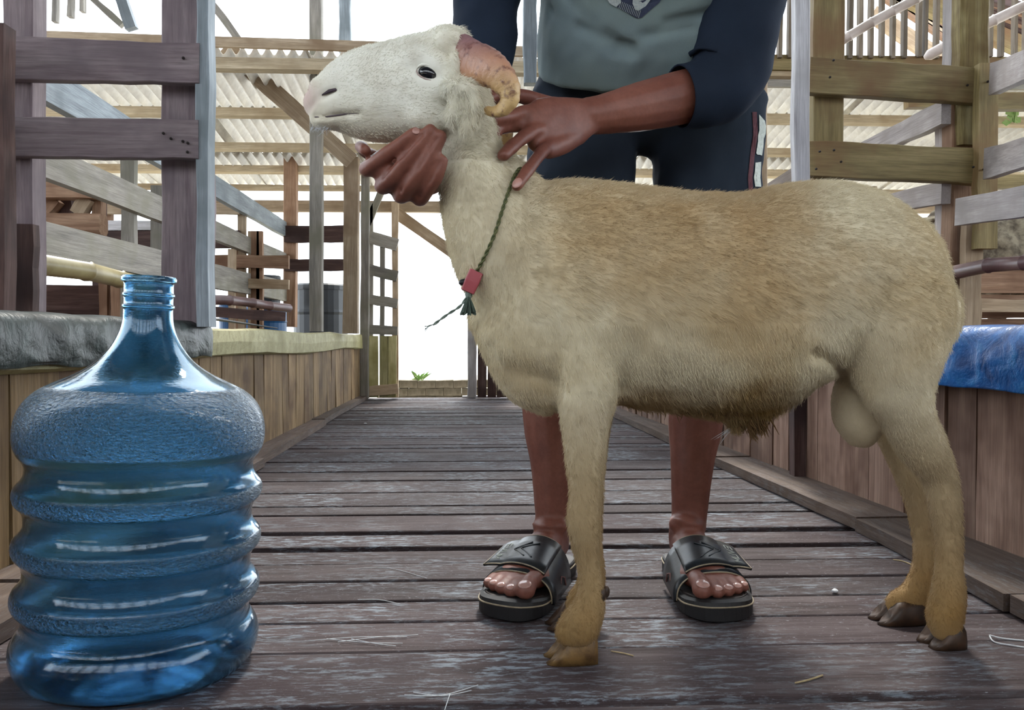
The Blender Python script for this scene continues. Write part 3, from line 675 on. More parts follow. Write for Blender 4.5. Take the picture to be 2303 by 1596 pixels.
for zc in (.098, .158, .218): mask = t.math('MAXIMUM', mask, band(zc - .014, zc + .008))
bp = t.n('ShaderNodeBump'); bp.inputs['Distance'].default_value = .007; t.l(tx, bp.inputs['Height']); t.l(t.math('MULTIPLY_ADD', mask, .75, .03), bp.inputs['Strength']); t.l(bp.outputs[0], B.inputs['Normal'])
t.l(t.math('MULTIPLY_ADD', mask, .10, .02), B.inputs['Roughness'])
JC = PF(312, 1480); 
jy = .985; jx = P(312, 1400, jy).x
jug = obj('water_jug', lathe_shell(prof, .0022), t.m, None, Matrix.Translation((jx, jy, .0006)) @ Matrix.Rotation(R(2.0), 4, 'Y'), label='large empty clear blue ribbed water jug standing on the planks at left', category='water jug')
# ============================================================ THE SHEEP
YS = 1.05; SHR = 6
def ringsec(rows, Y, e=2.3):
    """vertical sections in the picture plane: (x, top, bottom, half depth[, Y])"""
    q = smooth_pts([(r[0], r[1] + SHR, r[2] - SHR, r[3], r[4] if len(r) == 5 else Y) for r in rows], 4); pts = []; ra = []; rb = []
    vs = []; fs = []; n = 28; R_ = []
    for (x, t_, b_, hw, yy) in q:
        a, c = P(x, t_, yy), P(x, b_, yy); m = (a + c) / 2; R_.append((m, (a - c) / 2, hw))
    # rounded ends
    def endr(r, d): return [(r[0] + d * r[2] * .5 * math.sin(k), r[1] * math.cos(k), r[2] * math.cos(k)) for k in (.5, .95, 1.35)]
    R_ = endr(R_[0], V((-1, 0, 0)))[::-1] + R_ + endr(R_[-1], V((1, 0, 0)))
    for (m, h, hw) in R_:
        for j in range(n):
            th = 2 * math.pi * j / n; c_, s_ = math.cos(th), math.sin(th)
            c2 = math.copysign(abs(c_) ** (2 / e), c_); s2 = math.copysign(abs(s_) ** (2 / e), s_)
            w_ = hw * (1 - .10 * s2 if s2 > 0 else 1)
            vs.append(m + h * s2 + V((0, 1, 0)) * w_ * c2)
    for i in range(len(R_) - 1):
        for j in range(n): fs.append((i * n + j, i * n + (j + 1) % n, (i + 1) * n + (j + 1) % n, (i + 1) * n + j))
    fs.append(tuple(range(n))); fs.append(tuple((len(R_) - 1) * n + j for j in range(n)))
    return vs, fs
def legsec(rows, e=2.1, ins=5):
    """horizontal sections: (x left, x right, y, depth Y, half depth)"""
    q = smooth_pts(rows, 4); pts = []; ra = []; rb = []
    for (a, c, y, Y, hw) in q:
        A, B_ = P(a + ins, y, Y), P(c - ins, y, Y); pts.append((A + B_) / 2); ra.append((B_ - A).length / 2); rb.append(hw)
    return tube(pts, ra, rb, V((1, 0, 0)), 20, True, e, 3, .3)
SB = MB()
SB.add(*ringsec([(1092, 640, 770, .045), (1120, 545, 862, .07), (1160, 462, 905, .086), (1210, 410, 925, .097), (1280, 403, 930, .108), (1360, 408, 915, .118), (1450, 418, 908, .126), (1550, 430, 920, .131), (1650, 434, 925, .132), (1750, 414, 908, .128), (1850, 406, 858, .122), (1910, 416, 842, .118), (1970, 440, 850, .112), (2025, 480, 850, .103), (2062, 535, 850, .086), (2085, 605, 800, .062)], YS))
# neck
def axsec(rows, Y):
    q = smooth_pts([(*P(x, y, yy if yy else Y), r / F * (yy or Y), hw) for (x, y, r, hw, yy) in rows], 4)
    return tube([V(p[:3]) for p in q], [p[4] for p in q], [p[3] for p in q], V((0, 1, 0)), 24, True, 2.1)
SB.add(*axsec([(1195, 680, 118, .085, 0), (1150, 590, 122, .085, 0), (1112, 505, 112, .078, 0), (1080, 430, 92, .066, 0), (1062, 360, 70, .056, 0), (1056, 295, 62, .052, 0), (1040, 230, 62, .05, 0), (1025, 180, 60, .048, 0)], YS))
SB.add(*axsec([(1190, 470, 70, .06, 0), (1152, 385, 30, .035, 0), (1140, 350, 14, .02, 0)], YS))
SB.add(*axsec([(1150, 740, 82, .07, 0), (1185, 850, 62, .055, 0), (1225, 900, 34, .04, 0)], YS))
# head
YH = 1.035; SHR = 3
SB.add(*ringsec([(698, 205, 262, .017), (712, 178, 281, .025), (735, 150, 290, .030), (765, 126, 302, .033), (800, 111, 313, .036), (850, 97, 322, .041), (900, 84, 322, .047), (950, 74, 316, .054), (1000, 66, 300, .058), (1035, 72, 280, .055), (1058, 100, 250, .045)], YH, 2.15))
SB.add(*ball(P(945, 132, YH - .035), (.030, .018, .018)))
SB.add(*ball(P(945, 132, YH + .035), (.030, .018, .018)))
SB.add(*ball(P(1005, 92, YH - .01), (.03, .04, .016)))
SB.add(*ball(P(733, 268, YH - .008), (.022, .02, .014)))
SB.add(*ball(P(718, 200, YH - .012), (.014, .014, .016)))
SB.add(*ball(P(960, 250, YH - .03), (.032, .02, .028)))
# shoulder, thigh masses
SB.add(*axsec([(1235, 500, 60, .035, 1.0), (1280, 640, 82, .045, .985), (1315, 760, 84, .045, .985), (1322, 850, 78, .04, .985)], YS))
SB.add(*legsec([(1226, 1420, 740, .99, .05), (1243, 1404, 850, .985, .042), (1258, 1374, 945, .985, .034), (1268, 1362, 1040, .985, .026), (1276, 1353, 1115, .985, .022), (1270, 1352, 1170, .985, .024), (1279, 1354, 1215, .985, .022), (1292, 1353, 1265, .985, .018), (1296, 1361, 1310, .985, .020), (1284, 1366, 1360, .983, .023), (1256, 1358, 1400, .98, .025), (1242, 1344, 1424, .98, .023), (1246, 1334, 1440, .98, .020)]))
SB.add(*legsec([(1240, 1400, 780, 1.10, .045), (1262, 1385, 900, 1.10, .033), (1282, 1364, 1040, 1.105, .023), (1286, 1360, 1130, 1.105, .021), (1290, 1360, 1210, 1.105, .018), (1298, 1365, 1280, 1.105, .018), (1290, 1364, 1320, 1.105, .021), (1266, 1352, 1356, 1.105, .023), (1262, 1336, 1380, 1.105, .017)]))
SB.add(*axsec([(1965, 560, 130, .05, 1.0), (1985, 690, 125, .055, .985), (2005, 800, 100, .05, .985)], YS))
SB.add(*legsec([(1880, 2120, 720, .99, .055), (1905, 2112, 810, .985, .05), (1938, 2098, 880, .985, .042), (1982, 2103, 945, .99, .034), (2022, 2132, 1009, 1.0, .027), (2066, 2152, 1070, 1.01, .022), (2084, 2163, 1135, 1.01, .019), (2098, 2166, 1200, 1.01, .017), (2100, 2167, 1265, 1.01, .017), (2094, 2172, 1330, 1.01, .021), (2082, 2166, 1385, 1.01, .024), (2085, 2160, 1412, 1.01, .021), (2092, 2152, 1432, 1.01, .016)]))
SB.add(*legsec([(1900, 2060, 780, 1.09, .05), (1935, 2065, 880, 1.10, .038), (1962, 2070, 960, 1.105, .028), (2002, 2090, 1041, 1.105, .022), (2038, 2098, 1140, 1.105, .018), (2050, 2102, 1205, 1.105, .017), (2050, 2106, 1270, 1.105, .017), (2024, 2092, 1332, 1.105, .02), (1990, 2078, 1362, 1.105, .022), (1986, 2062, 1384, 1.105, .016)]))
# scrotum, sheath, tail
SHR = 5
SB.add(*legsec([(1890, 1955, 830, 1.05, .026), (1874, 1968, 880, 1.05, .036), (1874, 1982, 930, 1.05, .040), (1886, 1980, 970, 1.05, .036), (1905, 1960, 998, 1.05, .022)]))
SB.add(*ringsec([(1400, 880, 912, .03), (1520, 890, 928, .035), (1610, 890, 942, .032), (1680, 900, 955, .022), (1730, 890, 935, .03), (1800, 860, 890, .03)], YS))
SB.add(*ball(P(1656, 950, YS), (.012, .011, .017)))
SB.add(*axsec([(2060, 515, 22, .03, 0), (2092, 575, 24, .032, 0), (2106, 650, 22, .03, 0), (2104, 705, 14, .02, 0), (2102, 722, 6, .01, 0)], YS))
sm = remesh(SB, .0042, 9, .5)
hsm = BVHTree.FromPolygons([v.co[:] for v in sm.vertices], [p.vertices[:] for p in sm.polygons])
def hit(px, py, tree=None, off=0.0):
    d = (CR @ V(((px - W / 2) / F, -(py - H / 2) / F, -1.0))).normalized()
    r = (tree or hsm).ray_cast(V((0, 0, CH)), d)
    if r[0] is None: return None, None
    return r[0] + r[1] * off, r[1]
def hp(x, y, off=0.0):
    q = hit(x, y, off=off)[0]; return q if q is not None else P(x, y, YS)
def near(p, Y):   # clamp depth for dents on the near side
    return p
# creases: mouth, nostril, flank fold, elbow, jaw, eye socket
dent(sm, [hp(706, 262), hp(735, 262), hp(775, 257), hp(806, 255)], .0035, .005)
dent(sm, [hp(728, 214), hp(742, 205), hp(752, 202)], .005, .006)
dent(sm, [hp(700, 240), hp(712, 222), hp(726, 214)], .003, .002)
dent(sm, [hp(912, 158), hp(935, 152)], .006, .003)
dent(sm, [hp(945, 158), hp(962, 163), hp(980, 168)], .008, .006)
dent(sm, [hp(920, 190), hp(960, 200), hp(985, 190)], .006, .0015)
dent(sm, [hp(1838, 800), hp(1870, 812), hp(1900, 840)], .007, .008)
dent(sm, [hp(1240, 860), hp(1190, 845), hp(1150, 840)], .02, .008)
dent(sm, [hp(1425, 780), hp(1410, 830), hp(1402, 870)], .016, .007)
dent(sm, [hp(1300, 480), hp(1390, 600), hp(1430, 720)], .03, .004)
dent(sm, [hp(1840, 480), hp(1800, 600), hp(1830, 740)], .04, .005)
dent(sm, [hp(1130, 640), hp(1200, 560), hp(1215, 470)], .025, .0035)
bumpv(sm, lambda c: .0011 * noise.noise(c * 26) + .0014 * noise.noise(c * 11))
hsm = BVHTree.FromPolygons([v.co[:] for v in sm.vertices], [p.vertices[:] for p in sm.polygons])
# coat material: cream with tan flank, golden legs and belly, white head
def coat(name, fur=False):
    t = NT(name); v = t.obj(False); B = t.b
    sx = t.n('ShaderNodeSeparateXYZ'); t.l(v, sx.inputs[0]); X_, Y_, Z_ = sx.outputs
    cream, tan, gold, white = srgb('#ddd3b8'), srgb('#b89c72'), srgb('#98784a'), srgb('#f1f1e6')
    n1 = t.noise(v, 5.5, 5, .6, .3); n2 = t.noise(v, 28, 4, .6)
    def blob(x, y, r, s=1.0, sx_=1.0):
        c = P(x, y, YS); d = t.n('ShaderNodeVectorMath', operation='SUBTRACT'); t.l(v, d.inputs[0]); d.inputs[1].default_value = c
        m = t.n('ShaderNodeVectorMath', operation='MULTIPLY'); t.l(d.outputs[0], m.inputs[0]); m.inputs[1].default_value = (sx_, .35, 1)
        L = t.n('ShaderNodeVectorMath', operation='LENGTH'); t.l(m.outputs[0], L.inputs[0])
        k = t.math('SUBTRACT', 1, t.math('DIVIDE', L.outputs['Value'], r)); k = t.math('MULTIPLY_ADD', t.math('SUBTRACT', n1, .5), 1.5, k); x_ = t.n('ShaderNodeClamp'); t.l(k, x_.inputs[0]); return t.math('MULTIPLY', x_.outputs[0], s)
    c = t.mix(t.math('MULTIPLY', t.ramp(n1, [(.42, (0, 0, 0)), (.7, (1, 1, 1))]), .55), cream, srgb('#cdb98a'))
    for (x, y, r, s, k) in ((1560, 560, .17, 1.0, .75), (1420, 590, .10, .6, .9), (1700, 640, .12, .7, .8), (1650, 500, .10, .6, .7), (1250, 420, .06, .5, .8), (1950, 620, .12, .45, 1), (1960, 780, .09, .4, 1), (1260, 570, .12, .35, 1)):
        c = t.mix(blob(x, y, r, s, k), c, tan)
    c = t.mix(blob(1430, 835, .035, .8, 1.2), c, srgb('#c09a86'))
    # belly and lower legs turn golden
    zl = t.math('MULTIPLY_ADD', n1, .16, t.math('MULTIPLY', Z_, 1.0))
    leg = t.ramp(zl, [(.12, (1, 1, 1)), (.31, (.55, .55, .55)), (.40, (0, 0, 0))]); c = t.mix(leg, c, gold)
    c = t.mix(blob(1690, 915, .06, .95, .7), c, srgb('#86662f')); c = t.mix(blob(1560, 925, .06, .9, .4), c, srgb('#9a7a42')); c = t.mix(blob(1440, 905, .05, .9, .4), c, srgb('#a88548'))
    c = t.mix(blob(1190, 870, .05, .45, .6), c, tan)
    # fetlock and knee darker stain, head white, muzzle pink
    c = t.mix(blob(1310, 1195, .03, .6, 1), c, srgb('#7c5428')); c = t.mix(blob(2130, 1330, .03, .3, 1), c, srgb('#8a5c26'))
    hd = blob(880, 190, .17, 1.6, .75); c = t.mix(hd, c, white); hd2 = blob(1080, 380, .09, .7, .8); c = t.mix(hd2, c, srgb('#e4e0cc'))
    c = t.mix(blob(705, 235, .032, 1.1, 1), c, srgb('#b98c90')); c = t.mix(blob(735, 212, .016, 1.0, 1), c, srgb('#a9828a')); c = t.mix(blob(930, 150, .02, .6, .8), c, srgb('#a8a296'))
    c = t.mix(blob(1925, 920, .04, .5, 1), c, srgb('#b5a284'))
    c = t.mix(t.math('MULTIPLY', t.ramp(n2, [(.35, (1, 1, 1)), (.6, (0, 0, 0))]), .22), c, srgb('#9a8866'))
    t.l(c, B.inputs['Base Color']); B.inputs['Roughness'].default_value = .85; B.inputs['Specular IOR Level'].default_value = .15
    B.inputs['Sheen Weight'].default_value = 0.1
    return t
tc_ = coat('sheep coat'); M['coat'] = tc_.m
sheep = obj('sheep', sm, M['coat'], None, label='cream white ram standing side on across the aisle, head held up at left', category='sheep')
# --- fur
def fur(name, mesh, parent, mat, count, length_fn, dir_fn, rad=.00022, seed=1, lean=1.2):
    rs = np.random.RandomState(seed)
    mesh.calc_loop_triangles(); nt = len(mesh.loop_triangles); tv = np.empty(nt * 3, np.int32); mesh.loop_triangles.foreach_get('vertices', tv); tv = tv.reshape(-1, 3)
    co = getv(mesh); nn = getn(mesh); A, B_, C_ = co[tv[:, 0]], co[tv[:, 1]], co[tv[:, 2]]
    ar = np.linalg.norm(np.cross(B_ - A, C_ - A), axis=1); idx = rs.choice(nt, count, p=ar / ar.sum())
    u, w = rs.rand(count, 1), rs.rand(count, 1); fl_ = (u + w) > 1; u = np.where(fl_, 1 - u, u); w = np.where(fl_, 1 - w, w)
    p = A[idx] * (1 - u - w) + B_[idx] * u + C_[idx] * w
    n = nn[tv[idx, 0]] * (1 - u - w) + nn[tv[idx, 1]] * u + nn[tv[idx, 2]] * w; n /= np.linalg.norm(n, axis=1)[:, None] + 1e-9
    L = length_fn(p)[:, None] * (.6 + .7 * rs.rand(count, 1)); keep = (L[:, 0] > .0006); p, n, L = p[keep], n[keep], L[keep]
    d = dir_fn(p); d = d - n * np.sum(d * n, axis=1)[:, None]; d /= np.linalg.norm(d, axis=1)[:, None] + 1e-9
    rj = rs.normal(0, .35, p.shape); m = len(p)
    t1 = n * .75 + d * lean + rj * .5; t1 /= np.linalg.norm(t1, axis=1)[:, None]; t2 = n * .25 + d * lean * 1.2 + rj; t2 /= np.linalg.norm(t2, axis=1)[:, None]
    K = 4; pos = np.empty((m, K, 3), np.float32); pos[:, 0] = p - n * .0006; pos[:, 1] = p + t1 * L * .35; pos[:, 2] = pos[:, 1] + (t1 + t2) * .5 * L * .35; pos[:, 3] = pos[:, 2] + t2 * L * .35
    hc = bpy.data.hair_curves.new(name); hc.add_curves([K] * m)
    hc.attributes['position'].data.foreach_set('vector', pos.ravel()) if 'position' in hc.attributes else hc.points.foreach_set('position', pos.ravel())
    ra = hc.attributes.get('radius') or hc.attributes.new('radius', 'FLOAT', 'POINT')
    rr = np.tile(np.array([1, .85, .6, .15], np.float32) * rad, m); ra.data.foreach_set('value', rr)
    hc.materials.append(mat); o = bpy.data.objects.new(name, hc); C.objects.link(o); o.parent = parent; o['kind'] = 'stuff'; return o
hx0, hx1 = P(700, 200, YH).x, P(1040, 200, YH).x; zleg = .30
def slen(p):
    x, z = p[:, 0], p[:, 2]; L = np.full(len(p), .0082)
    L = np.where(z < .34, .0065, L); L = np.where(z < .12, .004, L)
    head = (x < P(1030, 200, YH).x) & (z > .62); L = np.where(head, .0034, L); L = np.where((x < P(770, 200, YH).x) & (z > .6), .0015, L)
    bel = (z > .285) & (z < .335) & (x > P(1400, 900, YS).x) & (x < P(1800, 900, YS).x); L = np.where(bel, .013, L)
    hoof = z < .022; L = np.where(hoof, 0, L)
    for (a, c_, r) in ((958, 163, .019), (735, 212, .012), (705, 235, .02)):
        q = hp(a, c_); L = np.where(np.linalg.norm(p - np.array(q), axis=1) < r, L * (.15 if r < .019 else .1), L)
    sc = P(1930, 925, 1.06); L = np.where(np.linalg.norm(p - np.array(sc), axis=1) < .055, .002, L)
    return L
def sdir(p):
    x, z = p[:, 0], p[:, 2]; d = np.zeros_like(p); d[:, 0] = .9; d[:, 2] = -.55
    lo = z < .42; d[lo, 0] = .35; d[lo, 2] = -1
    f = (x < P(1180, 400, YS).x) & (z < .62) & (z > .35); d[f, 0] = .25; d[f, 2] = -1
    h_ = (x < P(1060, 200, YH).x) & (z > .62); d[h_, 0] = 1; d[h_, 2] = .1; return d
FURN = 170000
fur('fleece', sm, sheep, coat('sheep fleece').m, FURN, slen, sdir, .00021, 2)
# whisker tufts under the belly and chin
tb = MB()
def tuft(px, py, Y, L, n, d, spread=.35, r=.0008, w=.012):
    for i in range(n):
        b0 = P(px, py, Y) + V((rnd.gauss(0, w), rnd.gauss(0, w * .5), rnd.gauss(0, .002))); dd = (V(d) + V((rnd.gauss(0, spread), rnd.gauss(0, spread), 0))).normalized(); l_ = L * rnd.uniform(.5, 1.1)
        tb.add(*tube([b0, b0 + dd * l_ * .5, b0 + dd * l_ + V((rnd.gauss(0, .003), 0, 0))], [r, r * .8, r * .2], n=4, cap=False))
tuft(1690, 938, YS - .012, .024, 90, (.35, 0, -1), .15, .0011, .012); tuft(1712, 935, YS - .012, .026, 60, (.1, 0, -1), .08, .0011, .004)
tuft(1684, 950, YS - .015, .026, 40, (.3, 0, -1), .05, .0012, .002); tuft(1600, 925, YS - .03, .012, 60, (.3, 0, -1), .3, .0008, .03)
obj('belly_tuft', tb, plain('stained wool', '#6e5230', .9, sc=60), sheep, kind='stuff')
tb = MB(); tuft(722, 284, YH - .015, .01, 30, (-.6, 0, -1), .5, .0003, .008); tuft(1650, 960, YS, .03, 8, (-.5, 0, -.5), .2, .0004, .004)
obj('whiskers', tb, M['fibre'], sheep, kind='stuff')
# --- eyes
def eye(px, py, sgn, name='eye'):
    c, n = hit(px, py)
    if sgn > 0: c = V((c.x, 2 * YH - c.y, c.z))
    b0 = c + V((0, .0075 * -sgn * -1 if sgn < 0 else -.0075, 0)); b0 = V((c.x, c.y + (.0062 if sgn < 0 else -.0062), c.z))
    m3 = Matrix.Rotation(R(22 * 1), 3, 'Y')
    o = obj(name, MB().add(*ball(b0, (.0135, .0115, .0095), m3, 24, 16)), plain('dark blue grey eye', '#10141e', .06, 0, .9, sc=60), sheep, smooth=True)
    return b0, m3
eb, em = eye(963, 164, -1); eye(963, 164, 1)
# lids: two fleshy arcs around the eye
for sg, rr, nm in ((1, .0020, 'upper_eyelid'), (-1, .0012, 'lower_eyelid')):
    pts = []
    for i in range(9):
        a = math.pi * i / 8; q = em @ V((-.0135 * math.cos(a), 0, sg * .0078 * math.sin(a))); pts.append(eb + q * 1.12 + V((0, -.0088 * (.35 + .55 * math.sin(a)), 0)))
    vs, fs = tube(pts, [rr * (.5 + .6 * math.sin(math.pi * i / 8)) for i in range(9)], n=8)
    obj(nm, MB().add(vs, fs), M['coat'] if sg > 0 else plain('pale pink lid', '#b7a29c', .6), sheep, smooth=True)
# nostril
c, n_ = hit(740, 207); a = hp(725, 213, .0004); b_ = hp(756, 201, .0004)
vs, fs = tube([a, (a + b_) / 2 + V((0, -.0004, .001)), b_], [.0008, .0026, .0018], [.001, .0014, .001], V((0, 0, 1)), 10)
obj('nostril', MB().add(vs, fs), plain('dark nostril', '#3c2c38', .5), sheep, smooth=True)
a = [hp(708, 263, 0.0002), hp(735, 262, 0.0002), hp(775, 257, 0.0002), hp(806, 255, 0.0002)]
vs, fs = tube(a, [.0006, .0010, .0010, .0004], n=6); obj('mouth_line', MB().add(vs, fs), plain('dark lip', '#5d5058', .6), sheep, smooth=True)
# --- horn
t = NT('ridged horn'); v = t.obj(False); n1 = t.noise(v, 60, 5, .65); n2 = t.noise(v, 16, 3)
sx = t.n('ShaderNodeSeparateXYZ'); t.l(v, sx.inputs[0])
zt = P(1100, 120, YH).z; zb = P(1100, 260, YH).z
gr = t.ramp(t.math('DIVIDE', t.math('SUBTRACT', t.math('MULTIPLY_ADD', n2, .03, sx.outputs[2]), zb + .015), zt - zb), [(0, srgb('#cfae78')), (.45, srgb('#bd8d72')), (1, srgb('#947074'))])
t.l(t.mix(t.ramp(n1, [(.52, (0, 0, 0)), (.66, (1, 1, 1))]), gr, srgb('#6d4440')), t.b.inputs['Base Color']); t.b.inputs['Roughness'].default_value = .38; t.bump(n1, .5, .004); M['horn'] = t.m
def horn(sgn):
    rows = [(1035, 125, 46, 1.00), (1062, 140, 45, .985), (1092, 150, 42, .965), (1122, 168, 35, .95), (1142, 198, 28, .945), (1145, 226, 22, .945), (1130, 245, 17, .948), (1112, 251, 13, .955), (1094, 249, 9, .965)]
    q = smooth_pts([(*P(x, y, Y), r / F * Y) for (x, y, r, Y) in rows], 9)
    pts = []; ra = []
    for i, p in enumerate(q):
        yy = p[1] if sgn < 0 else 2 * YH - p[1]
        pts.append(V((p[0], yy, p[2]))); ra.append(p[3] * (1 + .045 * math.sin(i * 1.9) * (1 - i / len(q))))
    vs, fs = tube(pts, ra, [r * .72 for r in ra], V((0, 0, 1)), 22, True, 2.5)
    m = MB().add(vs, fs).mesh('horn', True); return m
obj('horn', bumpv(fixn(horn(-1)), lambda c: .0012 * noise.noise(c * 90)), M['horn'], sheep)
obj('horn', fixn(horn(1)), M['horn'], sheep)
# --- ears: woolly, hanging, folded
def ear(sgn):
    e_ = MB(); Ye = .985
    rows = [(1010, 200, 20, .975), (1036, 195, 25, .962), (1058, 212, 25, .957), (1064, 245, 22, .957), (1054, 280, 16, .96), (1042, 302, 8, .966)]
    q = smooth_pts([(*P(x, y, Y), r / F * Y) for (x, y, r, Y) in rows], 5)
    f = (lambda p: V((p[0], p[1] if sgn < 0 else 2 * YH - p[1], p[2])))
    e_.add(*tube([f(p) for p in q], [p[3] for p in q], [.010] * len(q), V((1, 0, .4)), 16))
    for (x, y, r) in ((1030, 230, 20), (1020, 262, 16), (1042, 270, 14)): e_.add(*ball(f(P(x, y, .968)), (r / F, .012, r / F * 1.5)))
    m = remesh(e_, .003, 4)
    if sgn < 0: dent(m, [P(1040, 225, .945), P(1048, 262, .945)], .009, .009); dent(m, [P(1062, 232, .942), P(1062, 270, .945)], .004, .003)
    return m
for sg in (-1, 1):
    em_ = ear(sg); bumpv(em_, lambda c: .0018 * noise.noise(c * 60))
    eo = obj('ear', em_, M['coat'], sheep)
    if sg < 0:
        fur('ear_hair', em_, eo, coat('ear fleece').m, 2200, lambda p: np.full(len(p), .009), lambda p: np.tile(np.array([.35, 0, -1.0]), (len(p), 1)), .00025, 5, .9)
# woolly poll in front of the horn
pm = remesh(MB().add(*ball(P(1012, 104, YH - .035), (.020, .024, .022))).add(*ball(P(1024, 150, YH - .048), (.012, .012, .026))), .003, 4)
bumpv(pm, lambda c: .003 * noise.noise(c * 60)); po = obj('poll_wool', pm, M['coat'], sheep)
fur('poll_hair', pm, po, coat('poll fleece').m, 1300, lambda p: np.full(len(p), .006), lambda p: np.tile(np.array([.6, 0, -.6]), (len(p), 1)), .00025, 6, .9)
# --- hooves: two claws per foot
M['hoof'] = plain('dark hoof', '#4a3424', .5, sc=50, col2='#2c2018'); M['hoofg'] = plain('golden brown hoof', '#806238', .5, sc=50, col2='#4e361e')
def claw(toe, heel, w, h, mat, off):
    """toe/heel floor points; a wedge: steep front wall, rounded side"""
    d = (heel - toe); L = d.length; d.normalize(); s_ = V((d.y, -d.x, 0)) * off; vs = []; N = 7
    sec = [(0, .35, .28), (.08, .7, .62), (.22, .9, .88), (.4, 1, .97), (.65, 1.02, 1.0), (.88, .95, .98), (1.0, .7, .85)]
    for (f, ww, hh) in sec:
        c_ = toe + d * L * f + s_
        for (a, z) in ((-1, 0), (1, 0), (1.02, .35), (.8, .8), (0.2, 1.0), (-.2, 1.0), (-.8, .8), (-1.02, .35)): vs.append(c_ + V((d.y, -d.x, 0)) * a * w * ww * .5 + V((0, 0, 1)) * (.0005 + z * h * hh) + d * (z * h * .55 * (1 - f)))
    fs = [(i * 8 + j, i * 8 + (j + 1) % 8, (i + 1) * 8 + (j + 1) % 8, (i + 1) * 8 + j) for i in range(6) for j in range(8)] + [tuple(range(8)), tuple(48 + j for j in range(7, -1, -1))]
    return obj('hoof', fixn(MB().add(vs, fs).mesh('hoof', True)), M[mat], sheep)
for (tx, hx_, Y, mt) in ((1226, 1338, .985, 'hoofg'), (1228, 1334, 1.10, 'hoof'), (2078, 2154, 1.012, 'hoof'), (1964, 2066, 1.10, 'hoof')):
    for off in (-.0122, .0122):
        T_ = P(tx, 1480, Y); Hh = P(hx_, 1480, Y); claw(V((T_.x, Y, 0)), V((Hh.x, Y + .004, 0)), .026, (.038 if mt == 'hoofg' else .032), mt, off)
for (x, y, Y) in ((1352, 1338, .975), (1362, 1330, 1.10), (2160, 1350, 1.0), (2088, 1350, 1.11)):
    obj('dewclaw', MB().add(*ball(P(x, y, Y), (.006, .006, .009))), M['hoof'], sheep, smooth=True)
# ---- a second, grey-brown sheep in the right pen
def other_sheep(loc, label):
    b = MB(); L = V(loc)
    def T(p): return L + V(p)
    b.add(*tube([T((-.3, 0, .5)), T((-.15, 0, .52)), T((.1, 0, .53)), T((.3, 0, .5))], [.13, .17, .18, .14], [.15, .17, .18, .15], V((0, 1, 0)), 20))
    b.add(*tube([T((-.3, 0, .55)), T((-.42, 0, .63)), T((-.5, 0, .60)), T((-.6, 0, .54))], [.09, .075, .06, .035], n=14))
    for (x, y) in ((-.25, -.08), (-.25, .08), (.27, -.08), (.27, .08)): b.add(*tube([T((x, y, .45)), T((x + .01, y, .25)), T((x, y, .02))], [.055, .028, .022], n=12))
    b.add(*ball(T((.42, 0, .48)), (.04, .04, .08))); b.add(*ball(T((-.5, .09, .64)), (.03, .05, .015))); b.add(*ball(T((-.5, -.09, .64)), (.03, .05, .015)))
    m = remesh(b, .014, 3)
    bumpv(m, lambda c: .016 * noise.noise(c * 17) + .009 * noise.noise(c * 45) if c.z > .5 else 0)
    o = obj('sheep', m, plain('dirty curly fleece', '#a39a86', .95, 0, .1, sc=26, col2='#5e564c', bump=.8), None, label=label, category='sheep'); return o
other_sheep((2.15, 2.95, .19), 'second woolly grey sheep partly visible in the right pen above the dark bamboo')
# ============================================================ NECK CORD
def twist(name, pts, r, mat, parent, turns=60, **k):
    """two strands laid round each other"""
    q = [V(p) for p in smooth_pts(pts, 10)]; mb = MB(); L = sum((q[i + 1] - q[i]).length for i in range(len(q) - 1)); N = int(L / .0018)
    rs = [];
    for i in range(N + 1):
        f = i / N * (len(q) - 1); a = int(min(f, len(q) - 2)); rs.append(q[a].lerp(q[a + 1], f - a))
    for s in (0, 1):
        st = []
        for i, p in enumerate(rs):
            T_ = (rs[min(i + 1, N)] - rs[max(i - 1, 0)]).normalized(); u = T_.cross(V((0, 1, .3))).normalized(); w = T_.cross(u)
            th = i * .55 + s * math.pi; st.append(p + (u * math.cos(th) + w * math.sin(th)) * r * .55)
        mb.add(*tube(st, r * .62, n=6, cap=True, k=1))
    return obj(name, mb, M[mat], parent, smooth=True, **k)
nc = empty('neck_cord', P(1066, 640, 1.0), 'thin twisted green cord with a red toggle around the ram neck', 'cord')
cpts = [(1166, 386), (1152, 405), (1140, 440), (1128, 480), (1113, 530), (1094, 575), (1076, 612)]
front = [hp(x, y, .0042) for x, y in cpts]
back = [V((p.x, 2 * YS - p.y + .004, p.z)) for p in front]
loop = front + [P(1068, 650, 1.01), P(1066, 655, 1.05), P(1068, 650, 1.09)] + back[::-1]
loop = loop + [P(1178, 372, YS + .03), P(1180, 370, YS), loop[0]]
twist('cord', loop, .0022, 'rope', nc)
tg = hp(1073, 628, .009); ax = (P(1080, 603, 1.0) - P(1057, 655, 1.0)).normalized()
vs, fs = tube([tg - ax * .0135, tg, tg + ax * .0135], [.0085, .0092, .0088], [.0065, .007, .0065], V((0, 1, 0)).cross(ax), 16, True, 7, 2, .15)
obj('toggle', MB().add(vs, fs), M['red'], nc, label='red plastic toggle')
obj('toggle_button', MB().add(*tube([tg + V((-.0085, 0, 0)), tg + V((-.0125, -.001, -.001))], .004, n=10, k=2)), plain('black button', '#1c1a20', .5), nc, smooth=True)
kn = P(1054, 662, tg.y)
obj('knot', MB().add(*ball(kn, (.0045, .0045, .006))), M['ropeg'], nc, smooth=True)
tb = MB()
